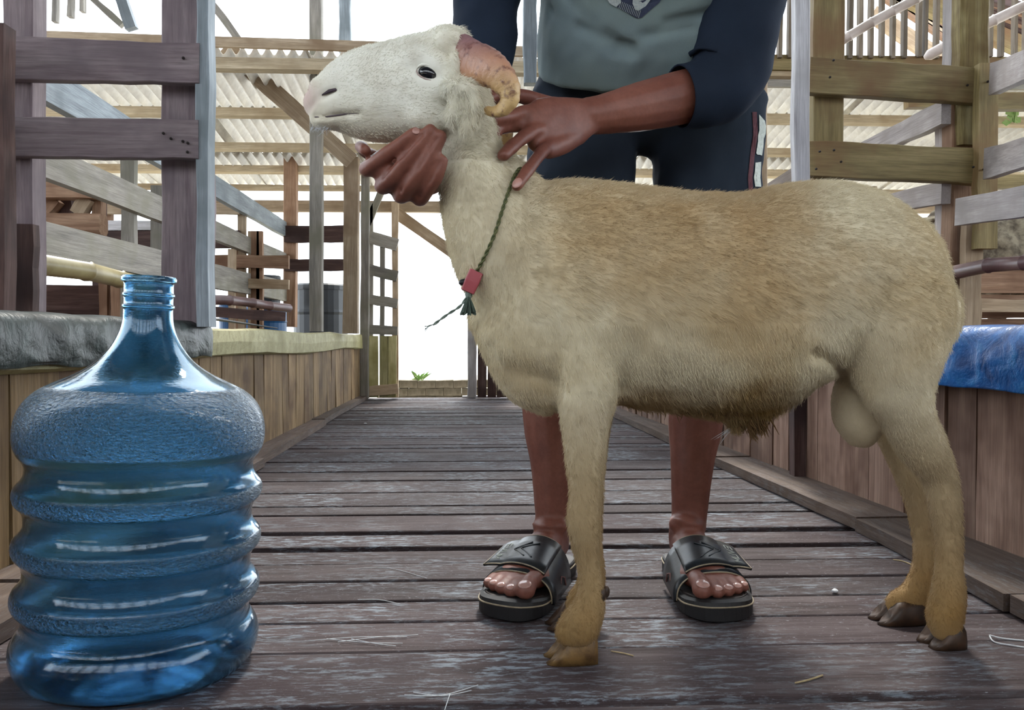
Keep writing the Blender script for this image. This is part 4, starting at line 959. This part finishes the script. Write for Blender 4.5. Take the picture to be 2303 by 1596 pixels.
for i in range(70):
    a = kn + V((0, rnd.uniform(-.003, .003), -.002)); e_ = P(1052 + rnd.uniform(-17, 18), 704 + rnd.uniform(-4, 5), tg.y + rnd.uniform(-.008, .008))
    tb.add(*tube([a, a.lerp(e_, .5) + V((0, 0, .001)), e_], .0011, n=5, cap=False))
obj('tassel', tb, plain('dark green tassel', '#46564c', .8, sc=200), nc, label='dark green frayed tassel')
twist('loose_end', [kn, P(1035, 688, tg.y), P(1005, 708, tg.y - .005), P(975, 730, tg.y - .01)], .0017, 'ropeg', nc)
fb = MB()
for i in range(7): a = P(976, 729, tg.y - .01); fb.add(*tube([a, a + V((-.006, 0, -.003 + rnd.uniform(-.002, .002))), a + V((-.011, 0, -.006 + rnd.uniform(-.004, .004)))], .0004, n=4))
obj('frayed_tip', fb, M['ropeg'], nc)
# ============================================================ THE PERSON
def skinmat(name, c1, c2, c3):
    t = NT(name); v = t.obj(False); n1 = t.noise(v, 12, 5, .6); n2 = t.noise(v, 190, 3, .6)
    c = t.ramp(n1, [(.3, srgb(c1)), (.5, srgb(c2)), (.7, srgb(c3))]); t.l(t.mix(.18, c, t.ramp(n2, [(.4, (.5, .45, .45)), (.6, (1, 1, 1))]), 'MULTIPLY'), t.b.inputs['Base Color'])
    t.b.inputs['Roughness'].default_value = .48; t.b.inputs['Specular IOR Level'].default_value = .4
    t.b.inputs['Subsurface Weight'].default_value = .08; t.b.inputs['Subsurface Scale'].default_value = .01; t.b.inputs['Subsurface Radius'].default_value = (1, .35, .2)
    t.bump(n2, .12, .002); return t.m
M['skin'] = skinmat('brown skin', '#6a3d33', '#7d4d40', '#8c5a4c')
M['toenail'] = plain('shiny toenail', '#c49a90', .12, 0, .8, sc=60); M['fnail'] = plain('finger nail', '#b98a80', .3, 0, .6, sc=60)
def PP(x, y, Y, r): p = P(x, y, Y); return (p.x, p.y, p.z, r)
person = empty('person', (.25, 1.3, 0), 'person in dark shorts and sandals bending to hold the ram by jaw and neck', 'person')
# ---------- arms and hands (fine mesh)
def finger(pts, r0, r1, mb):
    """pts px,py,Y joints; knuckles a little thicker"""
    q = smooth_pts([P(*p) for p in pts], 6); n = len(q); ra = []
    for i in range(n):
        f = i / (n - 1); r = r0 + (r1 - r0) * f; kn_ = max(math.exp(-((f - .36) / .07) ** 2), math.exp(-((f - .68) / .06) ** 2)); ra.append(r * (1 + .07 * kn_))
    mb.add(*tube([V(p) for p in q], ra, [r * .92 for r in ra], n=14))
A1 = MB()   # right arm, hand under the jaw
A1.add(*stube([PP(1170, -330, 1.2, .044), PP(1130, -150, 1.22, .040), PP(1092, 60, 1.235, .034), PP(1070, 220, 1.18, .036), PP(1030, 350, 1.13, .030), PP(1010, 385, 1.12, .028)], 5))
A1.add(*tube([P(1020, 378, 1.125), P(985, 392, 1.105), P(945, 392, 1.085), P(905, 385, 1.07), P(878, 372, 1.062)], [.026, .036, .042, .043, .034], [.018, .017, .016, .015, .013], V((0, 1, -.2)), 18, True, 2.6))
J = [  # index, middle, ring, little
 ([(862, 352, 1.075), (828, 378, 1.035), (838, 372, 1.005), (886, 335, .987), (934, 300, .978)], .0118, .0088),
 ([(890, 385, 1.08), (862, 418, 1.035), (878, 405, 1.0), (925, 352, .982), (968, 294, .976)], .0122, .0092),
 ([(925, 400, 1.08), (902, 440, 1.03), (920, 420, .997), (956, 372, .980), (990, 306, .976)], .0120, .0090),
 ([(960, 400, 1.08), (944, 446, 1.03), (958, 430, 1.0), (980, 398, .984), (993, 362, .98)], .0112, .0084)]
for p_, r0, r1 in J: finger(p_, r0, r1, A1)
A1.add(*tube([P(850, 378, 1.02), P(900, 402, 1.012), P(955, 415, 1.012)], [.019, .023, .02], [.014, .016, .014], n=12))
finger([(930, 385, 1.115), (870, 365, 1.11), (828, 345, 1.09), (812, 330, 1.06), (822, 338, 1.035)], .0105, .0078, A1)
A2 = MB()   # left arm, hand spread on the neck
A2.add(*stube([PP(1700, -330, 1.17, .046), PP(1680, -100, 1.183, .044), PP(1650, 110, 1.185, .041), PP(1610, 205, 1.19, .041), PP(1540, 218, 1.175, .0395), PP(1440, 240, 1.15, .035), PP(1360, 256, 1.13, .028), PP(1318, 262, 1.12, .0255)], 5))
A2.add(*tube([P(1325, 262, 1.118), P(1290, 272, 1.105), P(1255, 282, 1.088), P(1222, 290, 1.07), P(1196, 288, 1.06)], [.024, .033, .040, .041, .032], [.018, .017, .016, .0145, .012], V((0, .1, 1)), 18, True, 2.6))
K_ = [([(1222, 252, 1.082), (1190, 250, 1.065), (1150, 262, 1.05), (1118, 268, 1.035), (1098, 274, 1.03)], .0105, .0085),
      ([(1215, 275, 1.075), (1185, 280, 1.06), (1150, 285, 1.06), (1122, 290, 1.045), (1112, 306, 1.035)], .0100, .0080),
      ([(1232, 290, 1.072), (1198, 296, 1.05), (1168, 316, 1.03), (1145, 336, 1.01), (1132, 349, .998)], .0105, .0086),
      ([(1262, 310, 1.085), (1226, 334, 1.05), (1203, 362, 1.015), (1180, 394, .99), (1163, 418, .979)], .0098, .0074)]
for p_, r0, r1 in K_: finger(p_, r0, r1, A2)
A2.add(*tube([P(1300, 300, 1.11), P(1262, 322, 1.085), P(1232, 338, 1.06)], [.016, .016, .012], n=12))
finger([(1270, 245, 1.11), (1215, 228, 1.10), (1165, 215, 1.09), (1125, 212, 1.08), (1100, 222, 1.07)], .0125, .0088, A2)
am = [remesh(A, .0028, 3, .5) for A in (A1, A2)]
for m_, G in ((am[0], [[(862, 398, 1.0), (905, 350, .97), (952, 300, .96)], [(900, 430, 1.0), (945, 372, .965), (982, 310, .96)], [(942, 445, 1.0), (968, 405, .97), (992, 362, .965)]]),):
    for g_ in G:
        tr = BVHTree.FromPolygons([v.co[:] for v in m_.vertices], [p.vertices[:] for p in m_.polygons]); pts = []
        for (x, y, Y) in g_:
            q = hit(x, y, tr)[0]; pts.append(q if q is not None else P(x, y, Y))
        dent(m_, pts, .0022, .0028)
# ---------- legs, feet (skin)
def foot_frame(toe, heel):
    d = V((toe[0] - heel[0], toe[1] - heel[1], 0)); L = d.length; d.normalize(); r = V((d.y, -d.x, 0))   # r: local +x
    Mx = Matrix((r, d, V((0, 0, 1)))).transposed().to_4x4(); Mx.translation = V((heel[0], heel[1], 0)); return Mx, L
def leg_build(Mx, L, ax, knee, hip, big, mb):
    """big: +1 if the big toe is on local +x side"""
    T = lambda x, y, z: Mx @ V((x, y, z))
    z0 = .026
    def sec(rows): return tube([T(x, y, z) for (x, y, z, a, b2) in rows], [r[3] for r in rows], [r[4] for r in rows], (Mx.to_3x3() @ V((1, 0, 0))), 18, True, 2.2)
    mb.add(*sec([(0, .03, z0 + .026, .027, .026), (0, .07, z0 + .031, .029, .031), (big * .003, .12, z0 + .024, .035, .024), (big * .005, .165, z0 + .018, .042, .018), (big * .004, .195, z0 + .016, .044, .016), (big * .004, .21, z0 + .013, .04, .012)]))
    mb.add(*tube([T(0, .035, z0 + .03), T(0, .05, z0 + .065), ax], [.028, .030, .030], [.035, .036, .033], Mx.to_3x3() @ V((1, 0, 0)), 16))
    mb.add(*ball(T(big * .023, .055, z0 + .062), (.010, .012, .012))); mb.add(*ball(T(-big * .022, .05, z0 + .055), (.009, .011, .011)))
    toes = [(.028, .208, .270, .0152), (.006, .208, .262, .0108), (-.0115, .206, .254, .0102), (-.027, .203, .244, .0097), (-.040, .196, .232, .009)]
    for (x, ya, yb, r) in toes:
        mb.add(*tube([T(big * x * .95, ya - .03, z0 + .016), T(big * x, ya + (yb - ya) * .45, z0 + r * 1.35), T(big * x * 1.02, yb - r, z0 + r * .95)], [r * .9, r * .88, r], [r * .8, r * .8, r * .85], Mx.to_3x3() @ V((1, 0, 0)), 12))
    return [(T(big * x * 1.02, yb - r * .9, z0 + r * 1.62), r) for (x, ya, yb, r) in toes]
LB = MB(); sand = []
FL = foot_frame((.040, 1.140), (.140, 1.375)); FRt = foot_frame((.348, 1.118), (.352, 1.375))
nl = []
for (Mx, L), big, calf in ((FL, 1, [(1243, 1180, 1.345), (1242, 1050, 1.35), (1238, 950, 1.36), (1240, 820, 1.36), (1262, 660, 1.33), (1300, 480, 1.34), (1330, 330, 1.36)]), (FRt, -1, [(1549, 1180, 1.345), (1556, 1050, 1.35), (1564, 950, 1.36), (1572, 820, 1.36), (1578, 660, 1.33), (1580, 480, 1.34), (1560, 330, 1.36)])):
    ax = P(*calf[0]); nl.append(leg_build(Mx, L, ax, None, None, (-1 if Mx.translation.x < .2 else 1), LB))
    rr = [.029, .0365, .047, .052, .054, .066, .07]
    LB.add(*stube([(*P(*c_), r) for c_, r in zip(calf, rr)], 5))
lm = remesh(LB, .0036, 4, .5)
# ---------- trunk, neck, head (coarser, mostly above the frame)
TB = MB()
TB.add(*tube([V((.28, 1.37, .83)), V((.28, 1.37, .86)), V((.275, 1.31, .92)), V((.27, 1.22, 1.03)), V((.265, 1.14, 1.10)), V((.26, 1.10, 1.13))], [.14, .14, .13, .14, .12, .07], [.08, .085, .085, .09, .07, .05], V((1, 0, 0)), 22, True, 2.3))
TB.add(*tube([V((.26, 1.12, 1.12)), V((.25, 1.05, 1.17)), V((.24, 1.0, 1.21))], [.055, .05, .05], n=14))
hc = V((.225, .955, 1.255))
TB.add(*tube([hc + V((0, .05, .075)), hc + V((0, .02, .04)), hc + V((0, -.02, -.02)), hc + V((-.003, -.035, -.075))], [.06, .074, .066, .038], [.075, .09, .075, .045], V((1, 0, 0)), 20))
TB.add(*tube([hc + V((0, -.085, .0)), hc + V((0, -.105, -.028)), hc + V((0, -.098, -.036))], [.008, .013, .012], n=10))
for s in (-1, 1): TB.add(*ball(hc + V((s * .074, .01, -.005)), (.01, .018, .03)))
for s in (-1, 1): TB.add(*tube([V((.27 + s * .08, 1.15, 1.09)), V((.27 + s * .17, 1.165, 1.07))], [.05, .042], n=14))
TB.add(*tube([hc + V((-.02, -.088, -.055)), hc + V((.02, -.088, -.055))], .007, n=8))
tm = remesh(TB, .008, 5, .5)
for s in (-1, 1): dent(tm, [hc + V((s * .03, -.085, .015)), hc + V((s * .034, -.08, .015))], .014, .008)
dent(tm, [hc + V((-.022, -.1, -.055)), hc + V((.022, -.1, -.055))], .003, .004)
body = MB()
for m_ in am + [lm, tm]: body.add([v.co[:] for v in m_.vertices], [p.vertices[:] for p in m_.polygons])
bm_ = body.mesh('body', True); bumpv(bm_, lambda c: .0006 * noise.noise(c * 60))
obj('body', bm_, M['skin'], person)
for s in (-1, 1): obj('eye', MB().add(*ball(hc + V((s * .031, -.073, .014)), (.012, .010, .009))), plain('dark brown eye', '#241a16', .2), person, smooth=True)
hb = remesh(MB().add(*tube([hc + V((0, .075, .06)), hc + V((0, .04, .055)), hc + V((0, .0, .06)), hc + V((0, -.035, .062))], [.05, .079, .08, .06], [.06, .082, .07, .045], V((1, 0, 0)), 20)).add(*ball(hc + V((0, .075, 0)), (.07, .04, .06))), .007, 3)
bumpv(hb, lambda c: .004 * noise.noise(c * 50)); obj('hair', hb, plain('short black hair', '#16130f', .8, sc=120), person)
for i, toes_ in enumerate(nl):
    Mx = (FL, FRt)[i][0]
    for (c_, r) in toes_:
        obj('toenail', MB().add(*ball(c_, (r * .68, r * .62, r * .16), (Mx.to_3x3() @ Matrix.Rotation(R(-22), 3, 'X')), 12, 8)), M['toenail'], person, smooth=True)
def fingernail(x, y, ang, tree, ln=.0075, wd=.0055):
    c_, n_ = hit(x, y, tree)
    if c_ is None: return
    dz = V((math.cos(R(ang)), 0, math.sin(R(ang)))); dz = (dz - n_ * dz.dot(n_)).normalized(); s_ = n_.cross(dz)
    m3 = Matrix((dz, s_, n_)).transposed(); obj('fingernail', MB().add(*ball(c_ - n_ * .0004, (ln, wd, .0013), m3, 14, 8)), M['fnail'], person, smooth=True)
tr2 = BVHTree.FromPolygons([v.co[:] for v in am[1].vertices], [p.vertices[:] for p in am[1].polygons])
fingernail(1163, 411, -125, tr2)
tr1 = BVHTree.FromPolygons([v.co[:] for v in am[0].vertices], [p.vertices[:] for p in am[0].polygons])
fingernail(936, 294, 40, tr1, .005, .0045)
# ---------- clothes
def clothmat(name, c1, c2, rough=.85, sc=600):
    t = NT(name); v = t.obj(False); n1 = t.noise(v, 7, 4, .6); n2 = t.noise(v, sc, 2, .5)
    t.l(t.mix(t.ramp(n1, [(.35, (0, 0, 0)), (.65, (1, 1, 1))]), srgb(c1), srgb(c2)), t.b.inputs['Base Color']); t.b.inputs['Roughness'].default_value = rough; t.b.inputs['Specular IOR Level'].default_value = .2
    t.bump(n2, .25, .001); return t.m
M['navy'] = clothmat('navy jersey', '#18212f', '#1e293a'); M['shirt'] = clothmat('grey green jersey', '#66757a', '#728180'); M['shorts'] = clothmat('dark blue grey fleece cloth', '#222a36', '#2a333f', .9)
def folds(m, amp, sc=(9, 9, 16), seed=0):
    return bumpv(m, lambda c: amp * (noise.noise(V((c.x * sc[0] + c.z * 7, c.y * sc[1], c.z * sc[2] + seed))) + .45 * noise.noise(V((c.x * 34 - c.z * 20, c.y * 20, c.z * 30 + seed)))))
SH = MB()
SH.add(*tube([V((.284, 1.375, .86)), V((.286, 1.375, .83)), V((.286, 1.372, .80)), V((.286, 1.37, .79))], [.180, .194, .200, .190], [.118, .125, .122, .08], V((1, 0, 0)), 26, True, 2.5, 2))
def shleg(pts, rr): SH.add(*stube([(*P(x, y, Y), r, r * .98) for (x, y, Y), r in zip(pts, rr)], 5, V((1, 0, 0)), 22, 2.3, cap=False))
shleg([(1318, 230, 1.37), (1312, 330, 1.365), (1306, 430, 1.355), (1298, 560, 1.345), (1285, 660, 1.34)], [.100, .094, .091, .091, .094])
shleg([(1590, 230, 1.37), (1588, 330, 1.365), (1586, 430, 1.355), (1586, 560, 1.345), (1586, 660, 1.34)], [.100, .093, .090, .092, .096])
shm = remesh(SH, .0055, 6); folds(shm, .007, (10, 8, 7), 3)
dent(shm, [P(1450, 250, 1.25), P(1455, 330, 1.26)], .02, .02)
shorts = obj('shorts', shm, M['shorts'], person)
# shirt front and sleeves
TS = MB()
TS.add(*tube([V((.275, 1.325, .842)), V((.272, 1.30, .885)), V((.27, 1.25, .96)), V((.268, 1.19, 1.04)), V((.265, 1.14, 1.10)), V((.262, 1.12, 1.135))], [.178, .176, .172, .178, .17, .09], [.135, .142, .128, .125, .10, .07], V((1, 0, 0)), 28, True, 2.4, 2, .12))
TS.add(*ball((.29, 1.205, .868), (.12, .045, .05)))
tsm = remesh(TS, .0055, 5); folds(tsm, .005, (10, 8, 12), 9)
for a, b_ in (((1235, 20), (1390, 118)), ((1262, -20), (1420, 120)), ((1300, 60), (1420, 105)), ((1500, 50), (1600, 30)), ((1450, 80), (1560, 60))):
    tr = BVHTree.FromPolygons([v.co[:] for v in tsm.vertices], [p.vertices[:] for p in tsm.polygons])
    p, q = hit(*a, tr)[0], hit(*b_, tr)[0]
    if p and q: dent(tsm, [p, q], .008, .007)
shirt = obj('shirt', tsm, M['shirt'], person)
def sleeve(name, pts, hem_in):
    q = smooth_pts([(*P(x, y, Y), r) for (x, y, Y, r) in pts], 6)
    vs, fs = tube([V(p[:3]) for p in q], [p[3] for p in q], [p[3] * .95 for p in q], n=28, cap=False)
    fs = fs[:-2]; b = MB().add(vs, fs); m = b.mesh(name, True); fixn(m)
    bm = bmesh.new(); bm.from_mesh(m); bmesh.ops.subdivide_edges(bm, edges=bm.edges, cuts=1, use_grid_fill=True); bm.to_mesh(m); bm.free()
    m.polygons.foreach_set('use_smooth', [True] * len(m.polygons)); folds(m, .006, (12, 12, 14), hem_in)
    o = obj(name, m, M['navy'], person, label='navy sleeve pushed up the forearm'); sd = o.modifiers.new('t', 'SOLIDIFY'); sd.thickness = .0025; sd.offset = -1; return o
sleeve('sleeve', [(1330, -460, 1.12, .07), (1230, -440, 1.14, .092), (1165, -330, 1.19, .080), (1125, -160, 1.22, .064), (1092, 0, 1.235, .054), (1088, 90, 1.23, .050), (1080, 165, 1.21, .046)], 1)
sleeve('sleeve', [(1520, -470, 1.11, .07), (1640, -440, 1.13, .095), (1700, -330, 1.17, .088), (1688, -170, 1.18, .078), (1668, 0, 1.185, .064), (1648, 110, 1.185, .066), (1622, 180, 1.18, .062), (1580, 208, 1.172, .054), (1530, 216, 1.165, .050)], 2)
# printed emblem on the shirt front: dark netted band with two pale lobes
trs = BVHTree.FromPolygons([v.co[:] for v in tsm.vertices], [p.vertices[:] for p in tsm.polygons])
def decal(name, poly, mat, parent, off=.0012, tree=None, n=10):
    """flat print: a polygon given in the picture plane, laid on the cloth"""
    bm = bmesh.new(); vs = [bm.verts.new((x, y, 0)) for x, y in poly]; f = bm.faces.new(vs); bmesh.ops.triangulate(bm, faces=[f])
    for _ in range(3): bmesh.ops.subdivide_edges(bm, edges=bm.edges, cuts=1)
    ok = True
    for v_ in bm.verts:
        q = hit(v_.co.x, v_.co.y, tree, off)[0]
        if q is None: ok = False; v_.co = P(v_.co.x, v_.co.y, 1.2)
        else: v_.co = q
    m = bpy.data.meshes.new(name); bm.to_mesh(m); bm.free(); return obj(name, m, mat, parent)
M['ink'] = plain('dark print ink', '#232b42', .7, sc=300, col2='#2c3650'); M['pale'] = plain('pale print ink', '#a5adac', .7, sc=400, col2='#8f9a9c')
decal('print_band', [(1352, -14), (1385, 14), (1432, 41), (1442, 40), (1482, 6), (1496, -14)], M['ink'], shirt, .0012, trs)
decal('print_lobe', [(1358, -14), (1372, 8), (1386, 16), (1396, 6), (1398, -14)], M['pale'], shirt, .002, trs)
decal('print_lobe', [(1424, -14), (1422, 8), (1428, 22), (1436, 24), (1452, 14), (1464, -2), (1466, -14)], M['pale'], shirt, .002, trs)
nb = MB()
for i in range(13):
    x = 1392 + i * 3.6; y = 19 + i * 1.7
    a, b_ = hit(x, y, trs, .0022)[0], hit(x + 5, y - 16, trs, .0022)[0]
    if a and b_: nb.add(*tube([a, b_], .0004, n=4))
obj('print_lines', nb, M['pale'], shirt)
# side stripe and white block letters running down the right leg of the shorts
trh = BVHTree.FromPolygons([v.co[:] for v in shm.vertices], [p.vertices[:] for p in shm.polygons])
M['stripe'] = plain('dark red stripe', '#5c2e38', .8, sc=200); M['letter'] = plain('white block letter', '#c9d0c8', .7, sc=200, col2='#b4bcb4')
xs_ = {}
def edge_x(y):
    for x in range(1735, 1600, -2):
        if hit(x, y, trh)[0] is not None: return x
    return 1700
def side_poly(poly, mat, name, off):
    return decal(name, [(edge_x(y) - dx, y) for dx, y in poly], mat, shorts, off, trh)
side_poly([(30, 252), (20, 252), (20, 300), (21, 350), (22, 400), (22, 430), (32, 430), (32, 400), (31, 350), (30, 300)], M['stripe'], 'side_stripe', .0012)
side_poly([(15, 258), (3, 272), (2, 284), (3, 300), (5, 312), (4, 330), (5, 350), (11, 348), (10, 328), (15, 348), (18, 345), (18, 318), (18, 305), (17, 293), (4, 281), (15, 274)], M['letter'], 'letter', .0016)
side_poly([(18, 366), (5, 364), (5, 400), (5, 420), (10, 420), (9, 380), (13, 395), (14, 420), (18, 420), (19, 400), (17, 386)], M['letter'], 'letter', .0016)
# ---------- sandals
M['rubber'] = plain('black leather strap', '#14181c', .35, 0, .5, sc=60, col2='#1e262c', bump=.1); M['sole'] = plain('black sole', '#1b1a1c', .6, sc=60); M['insole'] = plain('brown black insole', '#2a211e', .6, sc=40); M['piping'] = plain('cream piping', '#a3957c', .6, sc=100)
def sandal(Mx, big, label):
    T = lambda x, y, z: Mx @ V((x, y, z)); b = big
    root = empty('sandal', Mx.translation); root.parent = person; root.matrix_basis = wm(person).inverted() @ Matrix.Translation(Mx.translation); root['label'] = label
    out = smooth_pts([(0, -.012), (.030, 0), (.037, .04), (.035, .09), (.045, .15), (.055, .20), (.052, .245), (.030, .275), (-.005, .277), (-.036, .262), (-.053, .225), (-.053, .175), (-.042, .12), (-.035, .07), (-.034, .03), (-.025, -.002)], 4, True)
    n = len(out); vs = []; fs = []
    lv = [(.0, .94), (.004, 1.0), (.018, 1.0), (.024, .985), (.026, .93)]
    for (z, s) in lv:
        for (x, y) in out: vs.append(T(b * x * s, .13 + (y - .13) * s, z + (.006 * (y > .24) * ((y - .24) / .04) if z > .01 else 0)))
    for i in range(len(lv) - 1):
        for j in range(n): fs.append((i * n + j, i * n + (j + 1) % n, (i + 1) * n + (j + 1) % n, (i + 1) * n + j))
    fs += [tuple(range(n)), tuple((len(lv) - 1) * n + j for j in range(n))]
    obj('sole', fixn(MB().add(vs, fs).mesh('sole')), M['sole'], root)
    vs = [T(b * x * .9, .13 + (y - .13) * .9, .0262 + (.004 if y > .24 else 0)) for x, y in out]; vs2 = [v_ + V((0, 0, -.003)) for v_ in vs]
    obj('insole', fixn(MB().add(vs + vs2, [tuple(range(n)), tuple(range(2 * n - 1, n - 1, -1))] + [(j, (j + 1) % n, n + (j + 1) % n, n + j) for j in range(n)]).mesh('insole')), M['insole'], root)
    pp = [T(b * x * 1.005, .13 + (y - .13) * 1.005, .019 + (.005 * (y > .24) * ((y - .24) / .04))) for x, y in out]
    vs, fs = tube(pp + pp[:1], .0012, n=6, cap=False); obj('sole_piping', MB().add(vs, fs), M['piping'], root)
    # strap: arch over the instep
    def arch(ya, yb, za, zb, wa, wb, th, a0, a1, lift=0, nu=6, nv=20):
        g = []
        for i in range(nu + 1):
            f = i / nu
            for j in range(nv + 1):
                a = R(a0 + (a1 - a0) * j / nv); w_ = wa + (wb - wa) * f; z_ = za + (zb - za) * f
                skew = .010 * math.cos(a) * b
                c_, s_ = math.cos(a), math.sin(a); g.append((b * w_ * math.copysign(abs(c_) ** .85, c_), ya + (yb - ya) * f + skew * b, .012 + lift + z_ * max(s_, 0) ** .75 + (-.0 if s_ > 0 else 0)))
        vs = [T(*p) for p in g]; q = nv + 1
        m = MB().add(vs, [(i * q + j, i * q + j + 1, (i + 1) * q + j + 1, (i + 1) * q + j) for i in range(nu) for j in range(nv)]).mesh('strap', True)
        return m, g
    m, g = arch(.100, .208, .062, .038, .050, .057, 0, 0, 180)
    o = obj('strap', fixn(m), M['rubber'], root); sd = o.modifiers.new('t', 'SOLIDIFY'); sd.thickness = .004; sd.offset = 1
    q = 21
    for row, nm in ((0, 'strap_piping'), (6, 'strap_piping')):
        vs, fs = tube([T(*(V(g[row * q + j]) + V((0, .0008 if row else -.0008, .003)))) for j in range(q)], .0011, n=6); obj(nm, MB().add(vs, fs), M['piping'], root)
    # upper closing flap, its end standing off on the outer side
    gg = []; nv = 16
    for i in range(5):
        f = i / 4
        for j in range(nv + 1):
            a = R(48 + 104 * j / nv); t_ = j / nv; narrow = .012 * t_; ya, yb = .103 + narrow * .3, .200 - narrow
            w_ = .0545 + (.0605 - .0545) * f; z_ = .0655 + (.0445 - .0655) * f; x = w_ * math.cos(a); z = .014 + z_ * math.sin(a) ** .75
            if t_ > .75: x -= (t_ - .75) * .05; z += (t_ - .75) * .03
            gg.append((b * x, ya + (yb - ya) * f + .008 * math.cos(a), z))
    q = nv + 1; m = MB().add([T(*p) for p in gg], [(i * q + j, i * q + j + 1, (i + 1) * q + j + 1, (i + 1) * q + j) for i in range(4) for j in range(nv)]).mesh('flap', True)
    o = obj('flap', fixn(m), M['rubber'], root); sd = o.modifiers.new('t', 'SOLIDIFY'); sd.thickness = .0035; sd.offset = 1
    edge = [gg[j] for j in range(q)] + [gg[i * q + nv] for i in range(1, 5)] + [gg[4 * q + j] for j in range(nv - 1, -1, -1)]
    vs, fs = tube([T(*(V(p) + V((0, 0, .003)))) for p in edge], .0010, n=6); obj('flap_piping', MB().add(vs, fs), M['piping'], root)
    for k2 in (1, 2):   # embossed chevrons
        vs, fs = tube([T(*(V(gg[1 * q + 3 + k2 * 2]) + V((0, .004, .004)))), T(*(V(gg[2 * q + 7 + k2 * 2]) + V((0, 0, .0045)))), T(*(V(gg[3 * q + 3 + k2 * 2]) + V((0, 0, .004))))], .0013, n=6); obj('chevron', MB().add(vs, fs), M['rubber'], root)
    # tiny pale lettering across the end of the flap
    lb_ = MB()
    def seg_(u0, v0, u1, v1):
        def at(u, v_):
            i = min(int(v_), 3); j = min(int(u), nv - 1); fu, fv = u - j, v_ - i
            p = V(gg[i * q + j]).lerp(V(gg[i * q + j + 1]), fu).lerp(V(gg[(i + 1) * q + j]).lerp(V(gg[(i + 1) * q + j + 1]), fu), fv); return T(*(p + V((0, 0, .0045))))
        lb_.add(*tube([at(u0, v0), at(u1, v1)], .00045, n=4))
    strokes = {'E': [(0, 0, 0, 1), (0, 0, 1, 0), (0, .5, .8, .5), (0, 1, 1, 1)], 'V': [(0, 1, .5, 0), (.5, 0, 1, 1)], 'U': [(0, 1, 0, 0), (0, 0, 1, 0), (1, 0, 1, 1)], 'M': [(0, 0, 0, 1), (0, 1, .5, .3), (.5, .3, 1, 1), (1, 1, 1, 0)]}
    for k2, ch in enumerate('EVUM'):
        for (u0, v0, u1, v1) in strokes[ch]:
            s_ = .52; base = .75 + k2 * .68
            seg_(14.6 - v0 * 1.5, base + u0 * s_, 14.6 - v1 * 1.5, base + u1 * s_)
    obj('lettering', lb_, M['letter'], root)
    # stitched logo mark near the sole
    p0 = [(b * .0575, .150, .022), (b * .0565, .152, .034), (b * .0545, .163, .038), (b * .056, .172, .03)]
    vs, fs = tube([T(*p) for p in p0], .0013, n=6); obj('side_mark', MB().add(vs, fs), plain('dull red brown stitching', '#6b4a48', .7), root)
    return root
sandal(FL[0], -1, 'black strap sandal pointing to the left of the sheep foreleg')
sandal(FRt[0], 1, 'black strap sandal right of the sheep foreleg')
# ============================================================ LITTER ON THE PLANKS
def strand(name, pts, r, mat, label, cat, group=None, flat=1):
    q = [PF(x, y, .0016) for (x, y) in pts]; q = [V(p) for p in smooth_pts(q, 4)]
    vs, fs = tube(q, r, r * flat, n=6, k=1); return obj(name, MB().add(vs, fs), M[mat], None, smooth=True, label=label, category=cat, group=group)
strand('straw', [(1789, 1535), (1820, 1528), (1850, 1518)], .0011, 'straw', 'short dry straw on the nearest plank, below the gap between sheep legs', 'straw')
strand('straw', [(1375, 1464), (1400, 1468), (1424, 1474)], .0009, 'straw', 'thin straw right of the near front hoof', 'straw')
strand('straw', [(2010, 1258), (2032, 1262), (2052, 1270)], .0011, 'straw', 'pale straw left of the far hind leg', 'straw')
strand('plastic_strip', [(2226, 1428), (2240, 1432), (2262, 1436), (2303, 1440), (2340, 1444)], .0011, 'fibre', 'thin white plastic strip at the right edge of the floor', 'strip')
strand('plastic_strip', [(2226, 1430), (2236, 1443), (2270, 1450), (2310, 1456)], .0010, 'fibre', 'second white strip just nearer at the right edge of the floor', 'strip')
for k_, (x0, y0, x1, y1, b_) in enumerate([(690, 1441, 915, 1431, -4), (735, 1436, 905, 1446, 3), (760, 1443, 940, 1427, -3), (790, 1436, 890, 1452, 2), (910, 1562, 1075, 1540, 12), (930, 1556, 1060, 1552, 10), (1000, 1596, 1012, 1560, 0), (805, 1348, 900, 1358, -5), (780, 1280, 960, 1300, -14)]):
    strand('fibre_strand', [(x0, y0), ((x0 + x1) / 2, (y0 + y1) / 2 + b_), (x1, y1)], .0005, 'fibre', ('fine white fibre in the bundle on the second nearest plank right of the jug' if k_ < 4 else 'fine white fibre lying flat on the nearest plank between jug and hoof' if k_ < 7 else 'single fine white fibre on a plank left of the left sandal' if k_ == 7 else 'long curved white fibre further back beside the left sandal'), 'fibre', ('bundled white fibres right of the jug' if k_ < 4 else 'white fibres on the nearest plank' if k_ < 7 else None))
for k_, (x, y, lb_) in enumerate(((822, 952, 'tiny white scrap far along the aisle floor'), (1878, 1328, 'small pale crumb on the plank right of the right sandal'))):
    p = PF(x, y, .003); mm = MB().add(*ball(p, (.008 if k_ == 0 else .005, .005, .003), None, 8, 5)); m_ = mm.mesh('scrap'); bumpv(m_, lambda c: .0015 * noise.noise(c * 300)); obj('paper_scrap', m_, M['fibre'], None, label=lb_, category='scrap')
